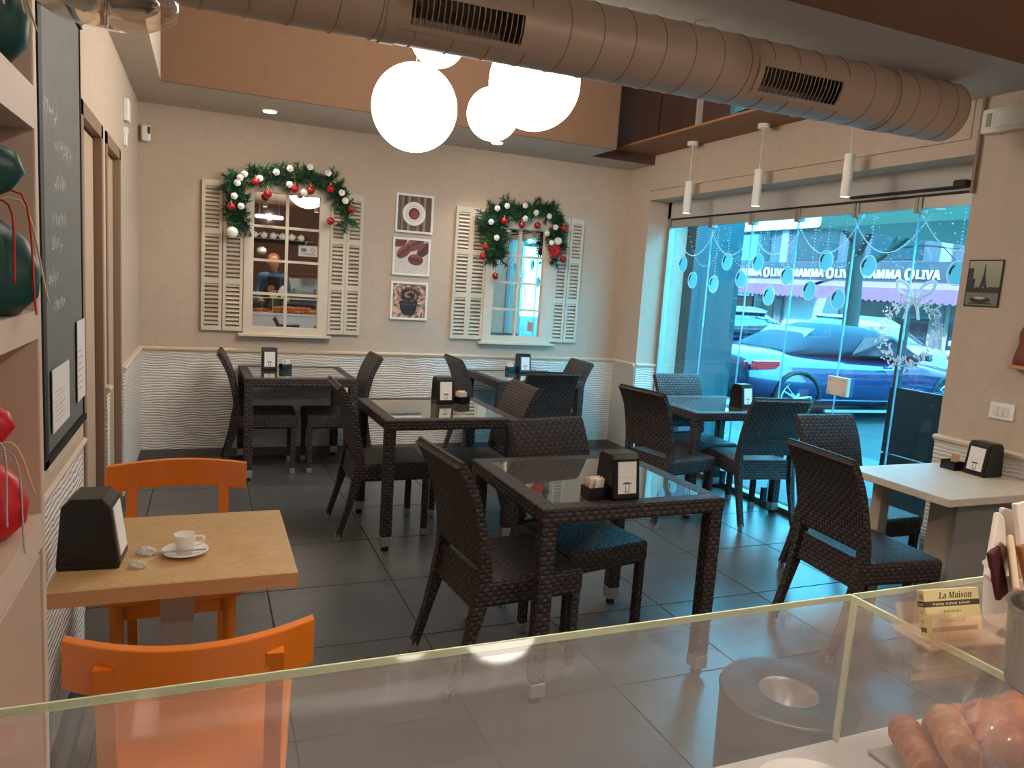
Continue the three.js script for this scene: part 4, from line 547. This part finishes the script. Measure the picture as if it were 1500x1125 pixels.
// bare street tree
{ const t = thing('street_tree', 'bare street tree with dark trunk and spreading branches', 'tree', [11.6, -0.13, -4.15]), bk = std('#4b4a46', 0.9, { bumpMap: grainBump, bumpScale: 0.02 });
  mesh('trunk', tube([[0, 0, 0], [0.03, 1.5, 0.02], [-0.02, 2.6, 0.0], [0.05, 3.6, -0.05]], 0.15, 20, 12), bk, t); const br = []; const grow = (p, d, L, r, n) => { const q = p.map((v, i) => v + d[i] * L), m = p.map((v, i) => (v + q[i]) / 2 + rr(-0.1, 0.1) * L * 0.5); br.push(tube([p, m, q], r, 5, 5)); if (n > 0) for (let k = 0; k < 3; k++) { const e = [d[0] + rr(-0.8, 0.8), d[1] + rr(-0.45, 0.5), d[2] + rr(-0.8, 0.8)], l = Math.hypot(...e); grow(q, e.map(v => v / l), L * rr(0.6, 0.8), r * 0.55, n - 1); } };
  for (let k = 0; k < 6; k++) { const a = k * 1.05; grow([0, 2.1 + 0.22 * k, 0], [Math.cos(a) * 0.75, 0.6, Math.sin(a) * 0.75], 1.1, 0.06, 3); } mesh('branches', br, bk, t); }
// cars
const tyre = std('#17181a', 0.8), rimM = std('#c4c8cc', 0.3, { metalness: 0.8 }), carGlass = phy('#20343f', 0.03, { clearcoat: 1, clearcoatRoughness: 0.01, metalness: 0.35 });
function loft(st, K = 20) { // stations [x, yBottom, yTop, halfWidth, topNarrow]
  const pos = [], idx = [];
  st.forEach(([x, y0, y1, hw, nar], i) => { for (let k = 0; k < K; k++) { const a = k / K * Math.PI * 2, c = Math.cos(a), s = Math.sin(a), yy = (y0 + y1) / 2 + (y1 - y0) / 2 * Math.sign(s) * Math.abs(s) ** 0.55, f = Math.max(0, (yy - y0) / Math.max(1e-6, y1 - y0)), w = hw * (1 - nar * f * f); pos.push(x, yy, w * Math.sign(c) * Math.abs(c) ** 0.5); } });
  const n = st.length; for (let i = 0; i < n - 1; i++) for (let k = 0; k < K; k++) { const a = i * K + k, b = i * K + (k + 1) % K, c = a + K, d = b + K; idx.push(a, b, c, b, d, c); }
  for (const [o, fl] of [[0, 1], [(n - 1) * K, 0]]) for (let k = 1; k < K - 1; k++) fl ? idx.push(o, o + k + 1, o + k) : idx.push(o, o + k, o + k + 1);
  const g = new THREE.BufferGeometry(); g.setAttribute('position', new THREE.Float32BufferAttribute(pos, 3)); g.setIndex(idx); g.computeVertexNormals(); g.setAttribute('uv', new THREE.Float32BufferAttribute(new Float32Array(pos.length / 3 * 2), 2)); return g;
}
function car(name, lab, x, z, turn, col, kind) {
  const t = thing(name, lab, 'car', [x, -0.13, z], turn), paint = phy(col, 0.25, { clearcoat: 1, clearcoatRoughness: 0.03, metalness: 0.3 }); const L = kind === 'hatch' ? 4.0 : 4.5, W = 0.89, H = kind === 'soft' ? 1.38 : 1.47, h = L / 2;
  const body = kind === 'hatch' ? [[-h, 0.4, 0.7, 0.7, 0], [-h + 0.05, 0.28, 0.95, 0.8, 0.04], [-h + 0.5, 0.2, 0.98, W, 0.06], [0, 0.18, 0.96, W, 0.06], [h - 1.1, 0.18, 0.93, W, 0.07], [h - 0.4, 0.2, 0.8, W * 0.96, 0.1], [h - 0.06, 0.28, 0.66, 0.76, 0.1], [h, 0.4, 0.56, 0.64, 0]]
    : [[-h, 0.42, 0.8, 0.7, 0], [-h + 0.05, 0.3, 0.96, 0.8, 0.05], [-h + 0.4, 0.22, 1.0, W * 0.97, 0.08], [-h + 1.2, 0.18, 0.98, W, 0.07], [0, 0.18, 0.94, W, 0.06], [h - 1.5, 0.18, 0.93, W, 0.07], [h - 0.6, 0.2, 0.82, W * 0.96, 0.1], [h - 0.06, 0.28, 0.66, 0.78, 0.1], [h, 0.4, 0.56, 0.66, 0]];
  mesh('body', loft(body, 28), paint, t);
  const cab = kind === 'soft' ? [[-h + 0.75, 0.9, 1.0, 0.66, 0.1], [-h + 1.2, 0.9, 1.24, 0.72, 0.2], [-h + 1.75, 0.9, H, 0.76, 0.22], [-h + 2.3, 0.9, H - 0.01, 0.78, 0.22], [-h + 2.75, 0.9, 1.28, 0.77, 0.2], [-h + 3.2, 0.88, 0.98, 0.7, 0.1]]
    : kind === 'hatch' ? [[-h + 0.08, 0.9, 1.0, 0.7, 0.1], [-h + 0.35, 0.9, H - 0.06, 0.74, 0.2], [-h + 1.0, 0.9, H, 0.77, 0.22], [-h + 2.0, 0.9, H - 0.02, 0.78, 0.22], [-h + 2.6, 0.9, 1.2, 0.77, 0.2], [-h + 3.05, 0.88, 0.97, 0.7, 0.1]]
      : [[-h + 0.5, 0.9, 1.02, 0.68, 0.1], [-h + 1.0, 0.9, 1.3, 0.73, 0.2], [-h + 1.5, 0.9, H, 0.76, 0.22], [-h + 2.4, 0.9, H, 0.78, 0.22], [-h + 2.9, 0.9, 1.25, 0.77, 0.2], [-h + 3.35, 0.88, 0.98, 0.7, 0.1]];
  if (kind === 'soft') {
    mesh('soft_top', loft(cab, 28), std('#10283a', 0.85), t);
    mesh('rear_window', new THREE.PlaneGeometry(0.98, 0.36).rotateY(-Math.PI / 2).rotateZ(-0.92).translate(-h + 1.16, 1.2, 0), new THREE.MeshPhysicalMaterial({ color: '#20343f', roughness: 0.03, metalness: 0.35, clearcoat: 1, side: THREE.DoubleSide }), t);
    for (const s of [-1, 1]) { const g = extr([[-h + 1.75, 0.95], [-h + 2.0, 1.22], [-h + 2.45, 1.26], [-h + 3.05, 0.97]], 0.02).rotateX(s * -0.2).translate(0, 0.03, s > 0 ? 0.95 : -0.96); mesh('side_window', g, carGlass, t); }
  } else { mesh('glasshouse', loft(cab, 28), carGlass, t); const roof = cab.filter((s) => s[2] > 1.25).map(([x2, a, b, w, n]) => [x2, b - 0.07, b + 0.012, w * (1 - n) + 0.02, 0.1]); mesh('roof', loft(roof, 20), paint, t); }
  for (const wx of [-h + 0.82, h - 0.85]) for (const s of [-1, 1]) {
    const w = mesh('wheel', [new THREE.TorusGeometry(0.285, 0.055, 12, 32).translate(wx, 0.335, s * (W - 0.09)), cyl(0.27, 0.27, 0.1, 0, 0, 0, 32).rotateX(Math.PI / 2).translate(wx, 0.335, s * (W - 0.12))], tyre, t);
    const sp = []; for (let k = 0; k < 5; k++) { const a = k * 1.2566; for (const o of [-0.16, 0.16]) sp.push(rod([wx, 0.335, s * (W - 0.045)], [wx + 0.25 * Math.cos(a + o), 0.335 + 0.25 * Math.sin(a + o), s * (W - 0.05)], 0.019, 6)); } sp.push(new THREE.TorusGeometry(0.255, 0.016, 8, 32).translate(wx, 0.335, s * (W - 0.05)), cyl(0.05, 0.05, 0.03, 0, 0, 0, 16).rotateX(Math.PI / 2).translate(wx, 0.335, s * (W - 0.04))); mesh('rim', sp, rimM, w);
    mesh('wheel_arch', [new THREE.TorusGeometry(0.375, 0.03, 8, 24, Math.PI).translate(wx, 0.335, s * (W - 0.03))], std('#0c1014', 0.7), t);
  }
  const red = phy('#a3141f', 0.15, { clearcoat: 1, emissive: new THREE.Color('#b01020'), emissiveIntensity: 0.35 }), redLit = std('#ffb0a4', 0.3, { emissive: new THREE.Color('#ff7a66'), emissiveIntensity: 0.9 });
  for (const s of [-1, 1]) { const l = mesh('tail_light', [rb(0.52, 0.13, 0.05, 0.024).rotateY(s * 0.16).translate(-h + 0.26, 0.8, s * 0.83), rb(0.05, 0.08, 0.3, 0.02).rotateY(s * -0.35).translate(-h + 0.07, 0.8, s * 0.6)], red, t); mesh('lamp_insert', rb(0.22, 0.06, 0.03, 0.014).rotateY(s * 0.2).translate(-h + 0.17, 0.785, s * 0.845), redLit, l); mesh('head_light', rb(0.12, 0.09, 0.3, 0.03).translate(h - 0.12, 0.62, s * 0.58), rimM, t); }
  mesh('number_plate', rb(0.015, 0.11, 0.5, 0.003, -h - 0.005, 0.6, 0), M.white, t); mesh('side_skirt', [bx(-h + 1.3, h - 1.3, 0.16, 0.2, W - 0.03, W + 0.01)], M.silver, t); mesh('door_handle', rb(0.16, 0.03, 0.03, 0.01, 0.1, 0.82, W - 0.01), paint, t); mesh('mirror', [rb(0.1, 0.12, 0.18, 0.03, 0.75, 1.0, 0.92), rb(0.1, 0.12, 0.18, 0.03, 0.75, 1.0, -0.92)], paint, t);
  return t;
}
car('convertible_car', 'dark blue convertible with soft top parked outside the window', 9.55, -2.35, -0.06, '#04234c', 'soft');
car('parked_car', 'blue saloon parked next to the convertible, half hidden by the stone pier', 10.0, -5.3, -0.03, '#1c4f86', 'saloon');
car('parked_car', 'white saloon parked behind the convertible near the tree', 13.4, -6.0, 1.45, '#d9dcde', 'saloon');
car('parked_car', 'teal car parked across the street under the awnings', 14.6, -11.2, 1.1, '#2d87a0', 'hatch');
car('parked_car', 'white hatchback seen from behind near the terrace screen', 16.3, -4.0, 1.3, '#e6e8e8', 'hatch');
car('parked_car', 'pale grey car parked across the street beyond the terrace screen', 15.6, 1.0, 1.4, '#aab6bb', 'saloon');
// ---------- stickers and bead strings on the glass ----------
{
  const xg = XG - 0.006; const E = (ry, rz, t) => { const s = new THREE.Shape(); s.absellipse(0, 0, rz, ry, 0, Math.PI * 2, false); return s; };
  const list = [[1.806, 0.661], [1.67, 0.824], [1.642, 1.123], [1.829, 1.269], [1.694, 1.459], [1.818, 1.637], [1.572, 1.797], [1.723, 1.959], [1.627, 2.195], [1.831, 2.318], [1.576, 2.461], [1.795, 2.677], [1.759, 3.294]];
  list.forEach(([y, z], i) => { const t = thing('bauble_sticker', 'silvery oval bauble sticker hanging on a dotted line on the glass', 'sticker', [xg, y, z], 0, 'bauble stickers on the shop window');
    const ry = 0.073, rz = 0.064, R = (g) => g.rotateY(-Math.PI / 2); mesh('disc', R(new THREE.ExtrudeGeometry(E(ry * 0.86, rz * 0.86), { depth: 0.001, bevelEnabled: false, curveSegments: 24 })), M.decalBlue, t);
    const o = E(ry, rz), hol = new THREE.Path(); hol.absellipse(0, 0, rz * 0.9, ry * 0.9, 0, Math.PI * 2, false); o.holes.push(hol); mesh('rim', R(new THREE.ExtrudeGeometry(o, { depth: 0.0015, bevelEnabled: false, curveSegments: 24 })), M.decal, t);
    const arc = []; for (let k = 0; k <= 8; k++) { const a = 2.0 + k * 0.16; arc.push([-0.002, ry * 0.66 * Math.sin(a), rz * 0.66 * Math.cos(a)]); } mesh('shine_mark', [tube(arc, 0.006, 10, 5)], std('#27404a', 0.5), t);
    const bd = []; for (let k = 0, yy = ry + 0.012; y + yy < 2.12; k++, yy += 0.021) bd.push(sph(0.0042, 0, yy, 0, 6, 5)); mesh('dotted_line', bd, M.decal, t); });
  const swag = (lab, a, b, sag, step, r) => { const gs = [], n = Math.max(8, Math.round((b - a) / step)); for (let k = 0; k <= n; k++) { const u = k / n; gs.push(sph(r, xg, 2.1 - sag * 4 * u * (1 - u), a + (b - a) * u, 6, 5)); } single('bead_swag', gs, M.decal, lab, 'sticker', 'beaded swag stickers on the shop window'); };
  for (let k = 0; k < 6; k++) { swag('white beaded swag sticker along the top of the glass', 0.52 + k * 0.5, 1.08 + k * 0.5, 0.22, 0.009, 0.0042); swag('sparse dotted swag sticker along the top of the glass', 0.7 + k * 0.5, 1.25 + k * 0.48, 0.31, 0.024, 0.0042); }
  const w = thing('wreath_sticker', 'white leafy wreath sticker with a bow on the glass near the pillar', 'sticker', [xg, 1.40, 3.04]); const lv = [];
  for (let k = 0; k < 260; k++) { const a = rr(0, 6.283), r = 0.19 + rr(-0.035, 0.04), s = new THREE.Shape(); const l = rr(0.018, 0.036); s.moveTo(0, 0); s.quadraticCurveTo(l / 2, l * 0.4, l, 0); s.quadraticCurveTo(l / 2, -l * 0.4, 0, 0); lv.push(new THREE.ExtrudeGeometry(s, { depth: 0.001, bevelEnabled: false, curveSegments: 4 }).rotateZ(rr(0, 6.28)).translate(r * Math.cos(a), r * 1.02 * Math.sin(a), 0).rotateY(-Math.PI / 2)); }
  const lf = mesh('leaves', lv, M.decal, w); lf.userData.kind = 'stuff'; const cu = []; for (let k = 0; k < 22; k++) { const a = k / 22 * 6.283 + 0.1, r = 0.19 + rr(-0.02, 0.02); cu.push(new THREE.TorusGeometry(rr(0.012, 0.022), 0.002, 5, 14, 4.6).rotateZ(a).translate(r * Math.cos(a), r * Math.sin(a), 0).rotateY(-Math.PI / 2)); } mesh('curls', cu, M.decal, w);
  const bow = []; for (const s of [-1, 1]) { bow.push(tube([[0, 0.2, 0], [-0.001, 0.29, s * 0.06], [0, 0.31, s * 0.13], [-0.001, 0.25, s * 0.11], [0, 0.2, 0]], 0.009, 24, 6), tube([[0, 0.2, 0], [0, 0.15, s * 0.03], [0, 0.08, s * 0.05]], 0.008, 10, 6)); } mesh('bow', bow, M.decal, w);
}
// ---------- behind the counter, seen only in the mirrors ----------
{
  const dm = std('#2c2a2a', 0.5); single('back_bar', [bx(0.4, 3.8, 0, 0.92, 7.3, 7.995), bx(0.4, 3.8, 0.92, 0.96, 7.26, 7.995)], std('#4d4641', 0.5), 'dark back bar cabinet behind the counter', 'cabinet');
  const s = thing('cup_shelf', 'glass shelf on the dark wall behind the bar', 'shelf', [1.65, 2.04, 7.86]); mesh('board', rb(1.2, 0.012, 0.26, 0.003), phy('#cfe0dc', 0.1, { transmission: 0.6 }), s); mesh('bracket', [bx(-0.5, -0.48, -0.04, 0, -0.1, 0.13), bx(0.48, 0.5, -0.04, 0, -0.1, 0.13)], M.silver, s);
  for (let k = 0; k < 6; k++) { const t = thing('white_teapot', 'white porcelain pot on the shelf behind the bar', 'teapot', [1.25 + k * 0.16, 2.046, 7.84], k, 'white pots on the bar shelf'); mesh('pot', lathe([[0, 0], [0.035, 0], [0.06, 0.03], [0.065, 0.06], [0.045, 0.095], [0.02, 0.1], [0.012, 0.115], [0, 0.118]], 24), M.white, t); mesh('handle', new THREE.TorusGeometry(0.03, 0.006, 6, 16).translate(-0.075, 0.06, 0), M.white, t); mesh('spout', rod([0.05, 0.04, 0], [0.095, 0.09, 0], 0.009, 8), M.white, t); }
  const sg = canvasTex(256, 128, (c) => { c.fillStyle = '#e8e6e2'; c.fillRect(0, 0, 256, 128); c.strokeStyle = '#444'; c.lineWidth = 6; c.beginPath(); c.arc(66, 52, 22, 0, 7); c.stroke(); c.fillStyle = '#777'; c.fillRect(150, 34, 70, 40); c.fillRect(24, 92, 200, 5); c.fillRect(24, 104, 160, 5); });
  const o = mesh('printed_sign', new THREE.BoxGeometry(0.34, 0.2, 0.004).rotateY(Math.PI).translate(2.2, 1.88, 7.99), std('#ffffff', 0.6, { map: sg }), scene, true); tag(o, 'white printed sign on the dark wall behind the bar', 'sign');
  const m = thing('coffee_machine', 'chrome espresso machine on the back bar', 'coffee machine', [2.1, 0.96, 7.6]); mesh('housing', rb(0.7, 0.36, 0.45, 0.03, 0, 0.26, 0), M.chrome, m); mesh('drip_tray', rb(0.7, 0.06, 0.5, 0.01, 0, 0.03, -0.03), M.dark, m); for (const x of [-0.18, 0.18]) { mesh('group_head', cyl(0.035, 0.04, 0.08, x, 0.2, -0.26), M.chrome, m); mesh('portafilter', rod([x, 0.16, -0.26], [x, 0.15, -0.42], 0.012), M.dark, m); } mesh('cup_rail', [rod([-0.33, 0.5, -0.2], [0.33, 0.5, -0.2], 0.006), rod([-0.33, 0.44, -0.2], [-0.33, 0.5, -0.2], 0.006), rod([0.33, 0.44, -0.2], [0.33, 0.5, -0.2], 0.006)], M.chrome, m);
  const g = thing('coffee_grinder', 'black coffee grinder on the back bar', 'grinder', [2.75, 0.96, 7.6]); mesh('body', rb(0.2, 0.34, 0.28, 0.03, 0, 0.17, 0), M.dark, g); mesh('hopper', lathe([[0.03, 0.34], [0.1, 0.46], [0.1, 0.56], [0, 0.57]], 24), phy('#6b4a33', 0.1, { transmission: 0.3 }), g);
  for (const [x, z, lab] of [[1.4, 6.5, 'opal tube lamp hung over the service aisle in front of the pots'], [2.8, 6.5, 'opal tube lamp hung over the service aisle in front of the grinder']]) {
    const L = thing('tube_lamp', lab, 'lamp', [x, 2.61, z], 0, 'opal tube lamps behind the counter'); mesh('tube', new THREE.CapsuleGeometry(0.03, 0.38, 8, 20).rotateZ(Math.PI / 2).translate(0, -0.27, 0), diffuser, L); mesh('wire', [rod([-0.15, 0, 0], [-0.15, -0.24, 0], 0.002, 6)], M.silver, L); mesh('wire', [rod([0.15, 0, 0], [0.15, -0.24, 0], 0.002, 6)], M.silver, L); point(x, 2.34, z, 3.8, WARM, 2); }
  for (const [x, z, lab] of [[1.23, 5.0, 'white cylinder spot hung over the counter near the shelf'], [1.95, 5.1, 'white cylinder spot hung over the pastries']]) { const t = thing('cylinder_pendant', lab, 'lamp', [x, 2.61, z], 0, 'cylinder spots over the counter'); mesh('shade', [new THREE.CylinderGeometry(0.03, 0.03, 0.14, 28, 1, true).translate(0, -0.16, 0), cyl(0.03, 0.03, 0.004, 0, -0.09, 0)], M.lamp, t); mesh('cord', rod([0, 0, 0], [0, -0.09, 0], 0.003, 6), M.white, t); mesh('diffuser', cyl(0.028, 0.028, 0.006, 0, -0.228, 0), diffuser, t); spot(x, 2.375, z, x, 0, z, 4, 0.8, 1.4); }
  const h = thing('glass_pendant', 'pale glass pendant lamp over the far end of the service aisle', 'lamp', [1.32, 2.61, 6.95]); mesh('cord', rod([0, 0, 0], [0, -0.75, 0], 0.004), M.dark, h); mesh('bowl', lathe([[0.02, 0.06], [0.07, 0.03], [0.08, -0.02], [0.05, -0.06], [0, -0.07]], 28).translate(0, -0.8, 0), M.white, h);
}
{ // person behind the counter, one continuous body
  const px = 1.5, pz = 6.75; const t = thing('person', 'person in a blue shirt and black apron standing behind the counter', 'person', [px, 0, pz], Math.PI);
  const J = (a, b, ra, rb2) => ({ a: new THREE.Vector3(...a), b: new THREE.Vector3(...b), ra, rb: rb2 });
  const skin = [], body = [J([0, 0.95, 0], [0, 1.2, 0.01], 0.15, 0.135), J([0, 1.2, 0.01], [0, 1.36, 0], 0.135, 0.12), J([-0.15, 1.38, 0], [0.15, 1.38, 0], 0.075, 0.075), J([0, 1.4, 0], [0, 1.52, 0.015], 0.06, 0.05), J([0, 1.6, 0.02], [0, 1.66, 0.01], 0.085, 0.095), J([0, 1.56, 0.05], [0, 1.57, 0.06], 0.05, 0.045)];
  for (const s of [-1, 1]) body.push(J([s * 0.19, 1.38, 0], [s * 0.26, 1.12, 0.02], 0.058, 0.045), J([s * 0.26, 1.12, 0.02], [s * 0.2, 1.0, 0.24], 0.043, 0.032), J([s * 0.2, 1.0, 0.24], [s * 0.17, 0.99, 0.34], 0.03, 0.02), J([s * 0.085, 0.95, 0], [s * 0.1, 0.5, 0.02], 0.095, 0.062), J([s * 0.1, 0.5, 0.02], [s * 0.1, 0.09, 0], 0.06, 0.04), J([s * 0.1, 0.05, -0.02], [s * 0.11, 0.035, 0.15], 0.042, 0.032));
  const dist = (p, j) => { const ab = j.b.clone().sub(j.a), h = Math.max(0, Math.min(1, p.clone().sub(j.a).dot(ab) / ab.lengthSq())); return p.distanceTo(j.a.clone().addScaledVector(ab, h)) - (j.ra + (j.rb - j.ra) * h); };
  const R = 72, S = 0.95, cy = 0.88, mc = new MarchingCubes(R, std('#38566b', 0.8), false, false, 120000), P = new THREE.Vector3();
  for (let k = 0; k < R; k++) for (let j = 0; j < R; j++) for (let i = 0; i < R; i++) { P.set((i / R * 2 - 1) * S, (j / R * 2 - 1) * S + cy, (k / R * 2 - 1) * S); let d = 9; if (Math.abs(P.x) < 0.36 && Math.abs(P.z) < 0.45) for (const b of body) { const e = dist(P, b), h = Math.max(0, 0.035 - Math.abs(d - e)) / 0.035; d = Math.min(d, e) - h * h * 0.035 * 0.25; } mc.field[k * R * R + j * R + i] = -d; }
  mc.isolation = 0; mc.update(); const n = mc.count, pos = mc.positionArray.slice(0, n * 3), nor = mc.normalArray.slice(0, n * 3), col = new Float32Array(n * 3);
  const cs = { skin: new THREE.Color('#c08a6a'), shirt: new THREE.Color('#3e5f78'), trou: new THREE.Color('#23252b'), shoe: new THREE.Color('#151515') };
  for (let i = 0; i < n; i++) { pos[3 * i] *= S; pos[3 * i + 1] = pos[3 * i + 1] * S + cy; pos[3 * i + 2] *= S; const y = pos[3 * i + 1], z = pos[3 * i + 2], x = Math.abs(pos[3 * i]); const c = y > 1.47 || (z > 0.2 && y > 0.9) ? cs.skin : y > 0.95 ? cs.shirt : y > 0.09 ? cs.trou : cs.shoe; col.set([c.r, c.g, c.b], 3 * i); }
  const g = new THREE.BufferGeometry(); g.setAttribute('position', new THREE.BufferAttribute(pos, 3)); g.setAttribute('normal', new THREE.BufferAttribute(nor, 3)); g.setAttribute('color', new THREE.BufferAttribute(col, 3));
  const bo = shadows(new THREE.Mesh(g, std('#ffffff', 0.75, { vertexColors: true }))); bo.name = 'body'; t.add(bo);
  mesh('hair', [sph(0.108, 0, 1.665, -0.012, 20, 14).scale(1, 1, 1), sph(0.07, 0, 1.6, -0.05, 16, 12)], std('#8a4a2a', 0.8), t); mesh('apron', [new THREE.CylinderGeometry(0.165, 0.2, 0.75, 24, 1, true, -1.15, 2.3).translate(0, 0.8, 0.015), new THREE.CylinderGeometry(0.14, 0.165, 0.22, 20, 1, true, -0.75, 1.5).translate(0, 1.28, 0.02)], new THREE.MeshStandardMaterial({ color: '#131316', roughness: 0.8, side: THREE.DoubleSide }), t);
  const f = std('#1c1512', 0.5); mesh('eyes', [sph(0.009, -0.033, 1.635, 0.103), sph(0.009, 0.033, 1.635, 0.103)], f, t); mesh('nose', sph(0.013, 0, 1.605, 0.115).scale(1, 1.4, 1).translate(0, -0.64, 0), std('#c08a6a', 0.7), t); mesh('mouth', rb(0.04, 0.008, 0.01, 0.003, 0, 1.565, 0.108), std('#8e4a42', 0.6), t); mesh('ear', [sph(0.02, -0.095, 1.62, 0.01).scale(1, 1.0, 1), sph(0.02, 0.095, 1.62, 0.01)], std('#c08a6a', 0.7), t);
}
renderer.render(scene, camera);
